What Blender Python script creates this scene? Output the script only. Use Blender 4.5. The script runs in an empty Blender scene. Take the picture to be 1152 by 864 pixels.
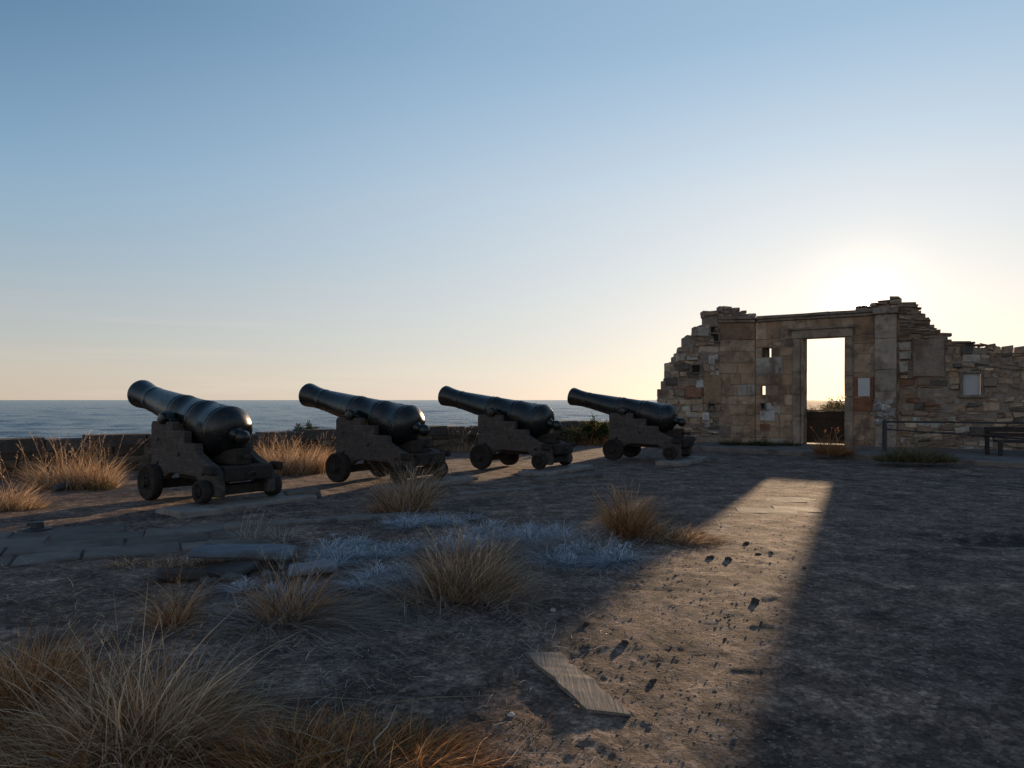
import bpy, bmesh, math, random
import numpy as np
from mathutils import Vector, Matrix, noise as mnoise

random.seed(7)
rng = np.random.default_rng(11)
scene = bpy.context.scene
COL = scene.collection
R = math.radians
F, CX, HY, H = 832.0, 576.0, 450.0, 1.5      # focal length in photo pixels, centre, horizon row, eye height


# ------------------------------------------------------------------ helpers
def G(px, py, z=0.0):
    """ground point seen at a photo pixel"""
    t = 0.0
    for _ in range(4):
        Y = F * (H - z - t) / (py - HY); X = (px - CX) / F * Y
        t = .5 * t + .5 * (hz(X, Y) if Y < 30 else 0.0)
    return Vector((X, Y, z))


def tag(o, label=None, cat=None, group=None, kind=None):
    if label: o['label'] = label
    if cat: o['category'] = cat
    if group: o['group'] = group
    if kind: o['kind'] = kind
    return o


def empty(name, loc=(0, 0, 0), rz=0.0, parent=None):
    o = bpy.data.objects.new(name, None)
    COL.objects.link(o)
    o.location = loc
    o.rotation_euler = (0, 0, rz)
    o.empty_display_size = 0.2
    if parent: o.parent = parent
    return o


class MB:
    """collects vertices, faces and a colour per vertex for one mesh object"""
    def __init__(s):
        s.v, s.f, s.c = [], [], []

    def add(s, vs, fs, col=(1, 1, 1)):
        n = len(s.v)
        s.v.extend([tuple(p) for p in vs])
        s.f.extend([tuple(i + n for i in f) for f in fs])
        s.c.extend([col] * len(vs))

    def box(s, lo, hi, m=None, ch=0.012, col=(1, 1, 1), jit=0.0):
        """box with all edges chamfered"""
        (x0, y0, z0), (x1, y1, z1) = lo, hi
        c = min(ch, (x1 - x0) * .4, (y1 - y0) * .4, (z1 - z0) * .4)
        bm = bmesh.new()
        bmesh.ops.create_cube(bm, size=1.0)
        for v in bm.verts:
            v.co = Vector((x0 if v.co.x < 0 else x1, y0 if v.co.y < 0 else y1, z0 if v.co.z < 0 else z1))
            if jit: v.co += Vector((random.uniform(-jit, jit), random.uniform(-jit, jit), random.uniform(-jit, jit)))
        if c > 0.0005:
            bmesh.ops.bevel(bm, geom=list(bm.edges), offset=c, segments=1, affect='EDGES')
        bm.verts.index_update()
        vs = [(m @ v.co) if m else v.co.copy() for v in bm.verts]
        s.add(vs, [[v.index for v in f.verts] for f in bm.faces], col)
        bm.free()

    def lathe(s, prof, m=None, seg=40, col=(1, 1, 1), cap=True):
        """profile of (x, r) turned round the x axis"""
        vs, fs = [], []
        for x, r in prof:
            for k in range(seg):
                a = 2 * math.pi * k / seg
                p = Vector((x, r * math.cos(a), r * math.sin(a)))
                vs.append(m @ p if m else p)
        for i in range(len(prof) - 1):
            for k in range(seg):
                a, b = i * seg + k, i * seg + (k + 1) % seg
                fs.append((a, b, b + seg, a + seg))
        if cap:
            fs.append(tuple(reversed(range(seg))))
            n = (len(prof) - 1) * seg
            fs.append(tuple(n + k for k in range(seg)))
        s.add(vs, fs, col)

    def prism(s, pts, y0, y1, m=None, col=(1, 1, 1), ch=0.012):
        """polygon in xz extruded along y, edges chamfered"""
        bm = bmesh.new()
        a = [bm.verts.new((x, y0, z)) for x, z in pts]
        f = bm.faces.new(a)
        ex = bmesh.ops.extrude_face_region(bm, geom=[f])
        for e in ex['geom']:
            if isinstance(e, bmesh.types.BMVert): e.co.y = y1
        bmesh.ops.recalc_face_normals(bm, faces=list(bm.faces))
        if ch: bmesh.ops.bevel(bm, geom=list(bm.edges), offset=ch, segments=1, affect='EDGES')
        bm.verts.index_update()
        vs = [(m @ v.co) if m else v.co.copy() for v in bm.verts]
        s.add(vs, [[v.index for v in f.verts] for f in bm.faces], col)
        bm.free()

    def tube(s, pts, r, seg=8, col=(1, 1, 1)):
        vs, fs = [], []
        n = len(pts)
        for i, p in enumerate(pts):
            p = Vector(p)
            t = (Vector(pts[min(i + 1, n - 1)]) - Vector(pts[max(i - 1, 0)])).normalized()
            a = t.cross(Vector((0, 0, 1)))
            if a.length < .01: a = Vector((1, 0, 0))
            a.normalize(); b = t.cross(a)
            rr = r[i] if isinstance(r, (list, tuple)) else r
            for k in range(seg):
                q = 2 * math.pi * k / seg
                vs.append(p + a * rr * math.cos(q) + b * rr * math.sin(q))
        for i in range(n - 1):
            for k in range(seg):
                fs.append((i * seg + k, i * seg + (k + 1) % seg, (i + 1) * seg + (k + 1) % seg, (i + 1) * seg + k))
        fs.append(tuple(reversed(range(seg)))); fs.append(tuple((n - 1) * seg + k for k in range(seg)))
        s.add(vs, fs, col)

    def build(s, name, mat, parent=None, smooth=False, loc=None):
        me = bpy.data.meshes.new(name)
        me.from_pydata(s.v, [], s.f)
        at = me.color_attributes.new('Col', 'FLOAT_COLOR', 'POINT')
        c = np.ones((len(s.v), 4), np.float32)
        c[:, :3] = np.array(s.c, np.float32)
        at.data.foreach_set('color', c.ravel())
        if smooth: me.polygons.foreach_set('use_smooth', [True] * len(me.polygons))
        me.materials.append(mat)
        me.update()
        o = bpy.data.objects.new(name, me)
        COL.objects.link(o)
        if parent: o.parent = parent
        if loc is not None: o.location = loc
        return o


def copy_tree(o, parent=None):
    c = o.copy(); COL.objects.link(c)
    if parent: c.parent = parent
    for ch in list(o.children): copy_tree(ch, c)
    return c


# vectorised value noise for the terrain
def _hash(ix, iy, s):
    n = (ix * 374761393 + iy * 668265263 + s * 1442695041) & 0xffffffff
    n = ((n ^ (n >> 13)) * 1274126177) & 0xffffffff
    return ((n ^ (n >> 16)) & 0xffff) / 65535.0


def vnoise(x, y, s=0):
    x = np.asarray(x, float); y = np.asarray(y, float)
    ix = np.floor(x).astype(np.int64); iy = np.floor(y).astype(np.int64)
    fx = x - ix; fy = y - iy
    fx = fx * fx * (3 - 2 * fx); fy = fy * fy * (3 - 2 * fy)
    a = _hash(ix, iy, s); b = _hash(ix + 1, iy, s); c = _hash(ix, iy + 1, s); d = _hash(ix + 1, iy + 1, s)
    return (a + (b - a) * fx) * (1 - fy) + (c + (d - c) * fx) * fy - .5


def sstep(a, b, x):
    t = np.clip((np.asarray(x, float) - a) / (b - a), 0, 1)
    return t * t * (3 - 2 * t)


# parapet line: from PA, direction PD (45 degrees), sea on its left
PA = np.array((-9.7, 14.0)); PD = np.array((.712, .702)); PN = np.array((-.702, .712))


def sea_side(x, y):
    d1 = (np.asarray(x) - PA[0]) * PN[0] + (np.asarray(y) - PA[1]) * PN[1]
    d2 = -(np.asarray(x) - 5.6) * .952 + (np.asarray(y) - 27.0) * .305      # the shore turns inland behind the ruin
    return np.minimum(d1, d2)


def paved(x, y):
    """1 inside the flagstone path strip, 0 outside"""
    u = (x + 5.76) * .9 + (y - 8.32) * .436
    w = -(x + 5.76) * .436 + (y - 8.32) * .9
    return sstep(-2.3, -1.9, w) * (1 - sstep(.25, .5, w)) * (1 - sstep(2.2, 2.8, u))


def hgt(x, y):
    x = np.asarray(x, float); y = np.asarray(y, float)
    d = sea_side(x, y)
    h = .10 * vnoise(x * .16, y * .16, 1) + .05 * vnoise(x * .55, y * .55, 2)
    h = h * (1 - sstep(14, 24, y) * .6)
    m = .022 * vnoise(x * 1.9, y * 1.9, 3) + .012 * vnoise(x * 4.7, y * 4.7, 4) + .010 * vnoise(x * 11, y * 11, 5) + .007 * vnoise(x * 25, y * 25, 8)
    fade = (1 - .75 * sstep(10, 25, y)) * (.7 + .3 * sstep(4.5, 8, y)) * (1 - .92 * np.exp(-((x - 3.9) ** 2 + (y - 10.4) ** 2) / 1.3))
    h = h * .45 + m * fade * (1 - .85 * paved(x, y)) - .015 * paved(x, y)
    # sunk damp hollow at the right edge of the yard
    q = ((x - 5.25) / .75) ** 2 + ((y - 7.95) / .30) ** 2
    h = h - .09 * np.exp(-q)
    # land behind the ruin rises into scrubby ground
    h = h + 1.1 * sstep(32, 70, y) * (1 - sstep(-14, -2, d))
    h = h - .022 * np.maximum(0, 6.5 - y) ** 1.25 * (y > -4) - .42 * (y <= -4)
    # cliff to the sea beyond the parapet
    h = h - 12 * sstep(2.2, 9, d)
    return h


def _h1(ix, iy, s):
    n = (ix * 374761393 + iy * 668265263 + s * 1442695041) & 0xffffffff
    n = ((n ^ (n >> 13)) * 1274126177) & 0xffffffff
    return ((n ^ (n >> 16)) & 0xffff) / 65535.0


def _v1(x, y, s):
    ix = math.floor(x); iy = math.floor(y); fx = x - ix; fy = y - iy
    fx = fx * fx * (3 - 2 * fx); fy = fy * fy * (3 - 2 * fy)
    a = _h1(ix, iy, s); b = _h1(ix + 1, iy, s); c = _h1(ix, iy + 1, s); d = _h1(ix + 1, iy + 1, s)
    return (a + (b - a) * fx) * (1 - fy) + (c + (d - c) * fx) * fy - .5


def _s1(a, b, x):
    t = min(1.0, max(0.0, (x - a) / (b - a)))
    return t * t * (3 - 2 * t)


def hz(x, y):
    """the terrain height at one point, same formula as hgt()"""
    if y > 30: return float(hgt(np.array([x]), np.array([y]))[0])
    u = (x + 5.76) * .9 + (y - 8.32) * .436; w = -(x + 5.76) * .436 + (y - 8.32) * .9
    pv = _s1(-2.3, -1.9, w) * (1 - _s1(.25, .5, w)) * (1 - _s1(2.2, 2.8, u))
    h = (.10 * _v1(x * .16, y * .16, 1) + .05 * _v1(x * .55, y * .55, 2)) * (1 - _s1(14, 24, y) * .6)
    m = .022 * _v1(x * 1.9, y * 1.9, 3) + .012 * _v1(x * 4.7, y * 4.7, 4) + .010 * _v1(x * 11, y * 11, 5) + .007 * _v1(x * 25, y * 25, 8)
    h = h * .45 + m * (1 - .75 * _s1(10, 25, y)) * (.7 + .3 * _s1(4.5, 8, y)) * (1 - .92 * math.exp(-((x - 3.9) ** 2 + (y - 10.4) ** 2) / 1.3)) * (1 - .85 * pv) - .015 * pv
    h -= .09 * math.exp(-((x - 5.25) / .75) ** 2 - ((y - 7.95) / .30) ** 2)
    h -= .022 * max(0.0, 6.5 - y) ** 1.25 if y > -4 else .42
    d = min((x - PA[0]) * PN[0] + (y - PA[1]) * PN[1], -(x - 5.6) * .952 + (y - 27.0) * .305)
    return float(h - 12 * _s1(2.2, 9, d))


# ------------------------------------------------------------------ materials
def new_mat(name):
    m = bpy.data.materials.new(name); m.use_nodes = True
    nt = m.node_tree
    return m, nt, nt.nodes['Principled BSDF']


def N(nt, t, **kw):
    n = nt.nodes.new(t)
    for k, v in kw.items():
        if k.startswith('i_'):
            key = k[2:].replace('_', ' ')
            n.inputs[key].default_value = v
        else: setattr(n, k, v)
    return n


def ramp(nt, fac, stops):
    n = nt.nodes.new('ShaderNodeValToRGB')
    e = n.color_ramp.elements
    while len(e) < len(stops): e.new(.5)
    for k, (p, c) in enumerate(stops):
        e[k].position = p
        e[k].color = (c[0], c[1], c[2], 1) if isinstance(c, (tuple, list)) else (c, c, c, 1)
    nt.links.new(fac, n.inputs['Fac'])
    return n.outputs['Color']


def mixc(nt, a, b, fac, mode='MIX'):
    n = nt.nodes.new('ShaderNodeMix'); n.data_type = 'RGBA'; n.blend_type = mode
    for s, v in ((n.inputs[0], fac), (n.inputs[6], a), (n.inputs[7], b)):
        if hasattr(v, 'is_output'): nt.links.new(v, s)
        elif isinstance(v, (int, float)): s.default_value = v
        else: s.default_value = (v[0], v[1], v[2], 1)
    return n.outputs[2]


def tex(nt, kind='noise', scale=5.0, detail=6.0, rough=.6, vec=None, **kw):
    if kind == 'noise':
        n = N(nt, 'ShaderNodeTexNoise'); n.inputs['Scale'].default_value = scale
        n.inputs['Detail'].default_value = detail; n.inputs['Roughness'].default_value = rough
        out = n.outputs['Fac']
    elif kind == 'voro':
        n = N(nt, 'ShaderNodeTexVoronoi'); n.inputs['Scale'].default_value = scale
        n.feature = kw.get('feature', 'F1'); out = n.outputs['Distance']
    if vec is not None: nt.links.new(vec, n.inputs['Vector'])
    return out


def objvec(nt, scale=(1, 1, 1)):
    tc = N(nt, 'ShaderNodeTexCoord'); mp = N(nt, 'ShaderNodeMapping')
    mp.inputs['Scale'].default_value = scale
    nt.links.new(tc.outputs['Object'], mp.inputs['Vector'])
    return mp.outputs['Vector']


def bump(nt, bs, h, strength=.5, dist=.01, prev=None):
    b = N(nt, 'ShaderNodeBump'); b.inputs['Strength'].default_value = strength; b.inputs['Distance'].default_value = dist
    nt.links.new(h, b.inputs['Height'])
    if prev is not None: nt.links.new(prev, b.inputs['Normal'])
    nt.links.new(b.outputs['Normal'], bs.inputs['Normal'])
    return b.outputs['Normal']


def mathn(nt, op, a, b=0.0):
    n = N(nt, 'ShaderNodeMath', operation=op)
    for s, v in ((n.inputs[0], a), (n.inputs[1], b)):
        if hasattr(v, 'is_output'): nt.links.new(v, s)
        else: s.default_value = v
    return n.outputs[0]


def mat_ground():
    m, nt, bs = new_mat('dirt')
    v = objvec(nt)
    big = tex(nt, scale=.8, detail=7, rough=.68, vec=v)
    mid = tex(nt, scale=3.2, detail=8, rough=.68, vec=v)
    fine = tex(nt, scale=38, detail=6, rough=.75, vec=v)
    peb = tex(nt, 'voro', scale=55, vec=v)
    c = ramp(nt, mid, [(.32, (.074, .056, .048)), (.5, (.145, .111, .092)), (.68, (.245, .192, .16))])
    c2 = ramp(nt, big, [(.36, (.58, .54, .53)), (.5, (1.05, .96, .9)), (.64, (1.42, 1.24, 1.1))])
    c = mixc(nt, c, c2, .8, 'MULTIPLY')
    f = ramp(nt, fine, [(.36, .35), (.5, .95), (.64, 1.7)])
    c = mixc(nt, c, f, .8, 'MULTIPLY')
    vc = N(nt, 'ShaderNodeTexVoronoi'); vc.inputs['Scale'].default_value = 26; nt.links.new(v, vc.inputs['Vector'])
    sc3 = N(nt, 'ShaderNodeSeparateColor'); nt.links.new(vc.outputs['Color'], sc3.inputs['Color'])
    c = mixc(nt, c, ramp(nt, sc3.outputs['Red'], [(.0, .5), (.6, 1.0), (1.0, 1.75)]), .75, 'MULTIPLY')
    sp = ramp(nt, peb, [(.0, 1.0), (.16, 0.0)])
    msk = ramp(nt, tex(nt, scale=9, detail=3, vec=v), [(.5, 0), (.62, 1)])
    c = mixc(nt, c, (.24, .205, .18), mathn(nt, 'MULTIPLY', sp, mathn(nt, 'MULTIPLY', msk, .55)))
    mp = N(nt, 'ShaderNodeMapping'); mp.inputs['Location'].default_value = (-5.25 / .8, -7.95 / .34, 0); mp.inputs['Scale'].default_value = (1 / .8, 1 / .34, 0)
    nt.links.new(v, mp.inputs['Vector'])
    ln = N(nt, 'ShaderNodeVectorMath', operation='LENGTH'); nt.links.new(mp.outputs['Vector'], ln.inputs[0])
    dm = ramp(nt, mathn(nt, 'ADD', ln.outputs['Value'], mathn(nt, 'MULTIPLY', mathn(nt, 'SUBTRACT', mid, .5), 2.2)), [(.55, 1), (1.0, 0)])
    c = mixc(nt, c, (.022, .018, .016), mathn(nt, 'MULTIPLY', dm, .8))
    nt.links.new(c, bs.inputs['Base Color'])
    bs.inputs['Roughness'].default_value = .95
    bs.inputs['Specular IOR Level'].default_value = .15
    hh = mathn(nt, 'ADD', mathn(nt, 'MULTIPLY', mid, 1.0), mathn(nt, 'MULTIPLY', fine, .35))
    n1 = bump(nt, bs, hh, .75, .05)
    bump(nt, bs, peb, .35, .008, n1)
    return m


def mat_col(name, rough=.9, scale=6, amt=.5, bscale=30, bstr=.5, bdist=.012, spec=.2, tint=None):
    """per-stone colour from the mesh, mottled"""
    m, nt, bs = new_mat(name)
    at = N(nt, 'ShaderNodeAttribute', attribute_name='Col')
    v = objvec(nt)
    n1 = tex(nt, scale=scale, detail=8, rough=.7, vec=v)
    mm = ramp(nt, n1, [(.28, .5), (.5, 1.0), (.75, 1.45)])
    c = mixc(nt, at.outputs['Color'], mm, amt, 'MULTIPLY')
    if tint:
        msk = ramp(nt, tex(nt, scale=tint[1], detail=6, rough=.65, vec=v), [(tint[2], 0), (tint[2] + .12, 1)])
        c = mixc(nt, c, tint[0], mathn(nt, 'MULTIPLY', msk, tint[3]))
    nt.links.new(c, bs.inputs['Base Color'])
    bs.inputs['Roughness'].default_value = rough
    bs.inputs['Specular IOR Level'].default_value = spec
    nb = tex(nt, scale=bscale, detail=8, rough=.7, vec=v)
    bump(nt, bs, nb, bstr, bdist)
    return m


def mat_iron():
    m, nt, bs = new_mat('painted_iron')
    v0 = objvec(nt)
    oi = N(nt, 'ShaderNodeObjectInfo'); va = N(nt, 'ShaderNodeVectorMath', operation='ADD')
    sw = N(nt, 'ShaderNodeVectorMath', operation='SCALE'); sw.inputs[0].default_value = (37, 19, 53); nt.links.new(oi.outputs['Random'], sw.inputs['Scale'])
    nt.links.new(v0, va.inputs[0]); nt.links.new(sw.outputs[0], va.inputs[1]); v = va.outputs[0]
    n1 = tex(nt, scale=5, detail=8, rough=.7, vec=v)
    n2 = tex(nt, scale=28, detail=6, rough=.7, vec=v)
    c = ramp(nt, n1, [(.35, (.005, .006, .006)), (.55, (.010, .012, .0115)), (.7, (.026, .026, .022))])
    ru = ramp(nt, tex(nt, scale=6, detail=9, rough=.8, vec=v), [(.54, 0), (.64, 1)])
    c = mixc(nt, c, (.07, .035, .02), mathn(nt, 'MULTIPLY', ru, .6))
    nt.links.new(c, bs.inputs['Base Color'])
    rr = ramp(nt, n2, [(.3, .20), (.7, .46)])
    nt.links.new(rr, bs.inputs['Roughness'])
    bs.inputs['Metallic'].default_value = .0
    bs.inputs['Specular IOR Level'].default_value = .5
    bump(nt, bs, mathn(nt, 'ADD', n2, n1), .4, .006)
    return m


def mat_wood(name, c0, c1, rough=.85, axis=0, scale=3.0):
    m, nt, bs = new_mat(name)
    sc = [14 * scale / 3] * 3; sc[axis] = .9 * scale / 3
    v = objvec(nt, tuple(sc))
    g = tex(nt, scale=2.2, detail=8, rough=.65, vec=v)
    c = ramp(nt, g, [(.3, c0), (.7, c1)])
    v2 = objvec(nt)
    blot = ramp(nt, tex(nt, scale=4, detail=6, rough=.7, vec=v2), [(.3, .6), (.7, 1.25)])
    c = mixc(nt, c, blot, .7, 'MULTIPLY')
    nt.links.new(c, bs.inputs['Base Color'])
    bs.inputs['Roughness'].default_value = rough
    bs.inputs['Specular IOR Level'].default_value = .25
    bump(nt, bs, g, .6, .008)
    return m


def mat_cheek():
    """weathered, cracked timber cheek that has gone grey and pitted"""
    m, nt, bs = new_mat('weathered_cheek')
    v = objvec(nt, (1, 1, 1))
    br = N(nt, 'ShaderNodeTexBrick')
    vb = N(nt, 'ShaderNodeMapping'); tc = N(nt, 'ShaderNodeTexCoord')
    vb.inputs['Rotation'].default_value = (math.pi / 2, 0, 0)
    nz = N(nt, 'ShaderNodeTexNoise'); nz.inputs['Scale'].default_value = 7; nt.links.new(v, nz.inputs['Vector'])
    nsc = N(nt, 'ShaderNodeVectorMath', operation='SCALE'); nt.links.new(nz.outputs['Color'], nsc.inputs[0]); nsc.inputs['Scale'].default_value = .10
    nad = N(nt, 'ShaderNodeVectorMath', operation='ADD'); nt.links.new(tc.outputs['Object'], nad.inputs[0]); nt.links.new(nsc.outputs[0], nad.inputs[1])
    nt.links.new(nad.outputs[0], vb.inputs['Vector']); nt.links.new(vb.outputs['Vector'], br.inputs['Vector'])
    br.inputs['Scale'].default_value = 1.0
    br.inputs['Brick Width'].default_value = .23; br.inputs['Row Height'].default_value = .055
    br.inputs['Mortar Size'].default_value = .006; br.inputs['Mortar Smooth'].default_value = .6
    br.inputs['Color1'].default_value = (.098, .083, .073, 1); br.inputs['Color2'].default_value = (.07, .059, .053, 1)
    br.inputs['Mortar'].default_value = (.055, .046, .042, 1)
    n1 = tex(nt, scale=14, detail=8, rough=.75, vec=v)
    c = mixc(nt, br.outputs['Color'], ramp(nt, n1, [(.3, .45), (.5, 1), (.72, 1.7)]), .85, 'MULTIPLY')
    n3 = ramp(nt, tex(nt, scale=2.6, detail=6, vec=v), [(.42, 0), (.6, 1)])
    c = mixc(nt, c, (.075, .062, .055), mathn(nt, 'MULTIPLY', n3, .55))
    nt.links.new(c, bs.inputs['Base Color'])
    bs.inputs['Roughness'].default_value = .9
    bs.inputs['Specular IOR Level'].default_value = .2
    n0 = bump(nt, bs, n1, .6, .015)
    return m


def mat_blade(name, c0, c1, c2, trans=.4, rough=.7):
    """thin dry leaf: colour varies per blade, light passes through"""
    m = bpy.data.materials.new(name); m.use_nodes = True
    nt = m.node_tree; nt.nodes.clear()
    out = N(nt, 'ShaderNodeOutputMaterial')
    at = N(nt, 'ShaderNodeAttribute', attribute_name='Col')
    sep = N(nt, 'ShaderNodeSeparateColor'); nt.links.new(at.outputs['Color'], sep.inputs['Color'])
    c = ramp(nt, sep.outputs['Red'], [(0, c0), (.5, c1), (1, c2)])
    d = N(nt, 'ShaderNodeBsdfDiffuse'); t = N(nt, 'ShaderNodeBsdfTranslucent')
    g = N(nt, 'ShaderNodeBsdfGlossy'); g.inputs['Roughness'].default_value = .45
    nt.links.new(c, d.inputs['Color']); nt.links.new(c, t.inputs['Color']); nt.links.new(c, g.inputs['Color'])
    mx = N(nt, 'ShaderNodeMixShader'); mx.inputs[0].default_value = trans
    nt.links.new(d.outputs[0], mx.inputs[1]); nt.links.new(t.outputs[0], mx.inputs[2])
    m2 = N(nt, 'ShaderNodeMixShader'); m2.inputs[0].default_value = .06
    nt.links.new(mx.outputs[0], m2.inputs[1]); nt.links.new(g.outputs[0], m2.inputs[2])
    nt.links.new(m2.outputs[0], out.inputs['Surface'])
    return m


def mat_sea():
    m, nt, bs = new_mat('sea_water')
    v = objvec(nt)
    bs.inputs['Base Color'].default_value = (.018, .060, .098, 1)
    bs.inputs['Roughness'].default_value = .22
    bs.inputs['IOR'].default_value = 1.33
    bs.inputs['Specular IOR Level'].default_value = .30
    mp = N(nt, 'ShaderNodeMapping'); mp.inputs['Rotation'].default_value = (0, 0, R(14)); mp.inputs['Scale'].default_value = (.4, 1, 1)
    nt.links.new(v, mp.inputs['Vector'])
    a = tex(nt, scale=.5, detail=5, rough=.65, vec=mp.outputs['Vector'])
    bump(nt, bs, a, .8, .7)
    return m


M = dict(
    dirt=mat_ground(),
    ashlar=mat_col('ashlar_stone', scale=2.6, amt=.95, bscale=9, bstr=1.0, bdist=.06, tint=((.13, .095, .072), 1.8, .5, .8)),
    rubble=mat_col('rubble_stone', scale=5, amt=.85, bscale=11, bstr=1.0, bdist=.07, tint=((.11, .085, .066), 2.2, .55, .7)),
    mortar=mat_col('mortar', scale=8, amt=.8, bscale=22, bstr=.9, bdist=.04),
    slab=mat_col('slab_stone', scale=4, amt=.75, bscale=26, bstr=.6, bdist=.015, tint=((.07, .058, .048), 2.3, .52, .8)),
    path=mat_col('path_stone', scale=3, amt=.7, bscale=30, bstr=.5, bdist=.01, tint=((.08, .062, .05), 1.6, .5, .75)),
    panel=mat_col('pale_panel', scale=3, amt=.25, bscale=30, bstr=.1, bdist=.004),
    stone=mat_col('loose_stone', scale=12, amt=.7, bscale=40, bstr=.6, bdist=.012),
    iron=mat_iron(),
    cheek=mat_cheek(),
    darkwood=mat_wood('dark_timber', (.018, .014, .012), (.05, .04, .034)),
    gatewood=mat_wood('gate_timber', (.03, .02, .014), (.075, .048, .032)),
    bench=mat_wood('bench_timber', (.022, .018, .016), (.05, .042, .038)),
    plank=mat_wood('plank_timber', (.12, .10, .082), (.29, .245, .205), axis=1, scale=4.5),
    metal=mat_col('dark_metal', rough=.55, scale=14, amt=.6, bscale=50, bstr=.3, bdist=.004, spec=.4),
    dry=mat_blade('dry_grass', (.085, .046, .024), (.35, .21, .115), (.84, .66, .46), .42),
    rust=mat_blade('russet_grass', (.10, .042, .018), (.38, .175, .07), (.74, .47, .24), .45),
    grey=mat_blade('grey_straw', (.12, .10, .085), (.32, .28, .245), (.56, .52, .47), .3),
    silver=mat_blade('silver_stems', (.13, .155, .18), (.36, .42, .48), (.60, .67, .73), .25),
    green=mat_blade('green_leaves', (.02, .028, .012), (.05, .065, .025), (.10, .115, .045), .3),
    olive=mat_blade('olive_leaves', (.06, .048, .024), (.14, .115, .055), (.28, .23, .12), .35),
    sea=mat_sea(),
)

# ------------------------------------------------------------------ camera, sky, sun
cam = bpy.data.cameras.new('camera'); camo = bpy.data.objects.new('camera', cam); COL.objects.link(camo)
camo.location = (0, 0, H); camo.rotation_euler = (R(90), 0, 0)
cam.sensor_width = 36; cam.lens = 36 * F / 1152; cam.shift_y = 18 / 1152
cam.clip_start = .05; cam.clip_end = 200000
scene.camera = camo

SUN_AZ = math.atan2(974 - CX, F)                      # clockwise from +Y
SUN_EL = math.atan2(HY - 344, math.hypot(F, 974 - CX))
SD = Vector((math.sin(SUN_AZ) * math.cos(SUN_EL), math.cos(SUN_AZ) * math.cos(SUN_EL), math.sin(SUN_EL)))
sun = bpy.data.lights.new('sun', 'SUN'); suno = bpy.data.objects.new('sun', sun); COL.objects.link(suno)
suno.rotation_euler = SD.to_track_quat('Z', 'Y').to_euler(); suno.location = (20, 60, 30)
sun.energy = 3.4; sun.angle = R(1.0); sun.color = (1.0, .70, .43)

w = bpy.data.worlds.new('World'); scene.world = w; w.use_nodes = True
nt = w.node_tree; nt.nodes.clear()
EXPO = 1.3; STR = .08; KC = 1.0 / (STR * 2 ** EXPO)
sky = N(nt, 'ShaderNodeTexSky'); sky.sky_type = 'NISHITA'; sky.sun_disc = False
sky.sun_elevation = SUN_EL; sky.sun_rotation = SUN_AZ
sky.altitude = 0; sky.air_density = 1.0; sky.dust_density = .3; sky.ozone_density = 2.0
tc = N(nt, 'ShaderNodeTexCoord')
dt = N(nt, 'ShaderNodeVectorMath', operation='DOT_PRODUCT'); dt.inputs[1].default_value = SD
nt.links.new(tc.outputs['Generated'], dt.inputs[0])
d = mathn(nt, 'MAXIMUM', dt.outputs['Value'], 0.0)
sep = N(nt, 'ShaderNodeSeparateXYZ'); nt.links.new(tc.outputs['Generated'], sep.inputs[0])
# clear evening air: pink haze low down, blue overhead
base = ramp(nt, sep.outputs['Z'], [(0.0, (.57, .475, .40)), (.035, (.55, .49, .44)), (.075, (.47, .475, .475)), (.19, (.29, .415, .53)), (.28, (.205, .37, .54)), (.46, (.115, .26, .43)), (.65, (.06, .17, .32)), (1.0, (.04, .13, .27))])
base = mixc(nt, base, mixc(nt, base, (.66, .68, .74), 1.0, 'MULTIPLY'), mathn(nt, 'MULTIPLY', ramp(nt, d, [(.48, 1), (.82, 0)]), ramp(nt, sep.outputs['Z'], [(.24, 0), (.44, 1)])))
# the bright aureole of the low sun, and an added warm fill glow opposite it, out of view
def scl(col, f):
    n = N(nt, 'ShaderNodeVectorMath', operation='SCALE'); n.inputs[0].default_value = col
    nt.links.new(f, n.inputs['Scale']); return n.outputs[0]
def vadd(a, b):
    n = N(nt, 'ShaderNodeVectorMath', operation='ADD'); nt.links.new(a, n.inputs[0]); nt.links.new(b, n.inputs[1]); return n.outputs[0]
zfall = ramp(nt, sep.outputs['Z'], [(.12, 1.0), (.27, .95), (.43, .66)])
f1 = mathn(nt, 'MULTIPLY', mathn(nt, 'MULTIPLY', mathn(nt, 'POWER', d, 3.3), .85), zfall)
glc = ramp(nt, sep.outputs['Z'], [(.05, (.87, .82, .79)), (.12, (.86, .84, .825)), (.26, (.79, .83, .87)), (.42, (.62, .79, .96))])
tot = mixc(nt, base, glc, f1)
low2 = ramp(nt, sep.outputs['Z'], [(.0, 1), (.28, 0)])
tot = vadd(tot, scl((.17, .10, .05), mathn(nt, 'MULTIPLY', mathn(nt, 'POWER', d, 20.0), low2)))
tot = vadd(tot, scl((.5, .36, .22), mathn(nt, 'POWER', d, 700.0)))
tot = vadd(tot, scl((2.4, 2.0, 1.4), mathn(nt, 'POWER', d, 6000.0)))
tot = vadd(tot, scl((40, 36, 26), mathn(nt, 'GREATER_THAN', d, math.cos(R(.30)))))
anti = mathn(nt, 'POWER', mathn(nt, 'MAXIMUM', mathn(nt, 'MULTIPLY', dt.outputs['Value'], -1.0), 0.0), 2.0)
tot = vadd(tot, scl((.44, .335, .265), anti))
mp = N(nt, 'ShaderNodeMapping'); mp.inputs['Scale'].default_value = (1.1, 1.1, 22); nt.links.new(tc.outputs['Generated'], mp.inputs['Vector'])
cn = tex(nt, scale=2.0, detail=6, rough=.55, vec=mp.outputs['Vector'])
cl = ramp(nt, cn, [(.50, 0), (.70, 1)])
low = ramp(nt, sep.outputs['Z'], [(.0, 1), (.16, 0)])
tot = mixc(nt, tot, (.86, .76, .70), mathn(nt, 'MULTIPLY', mathn(nt, 'MULTIPLY', cl, low), .30))
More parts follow.
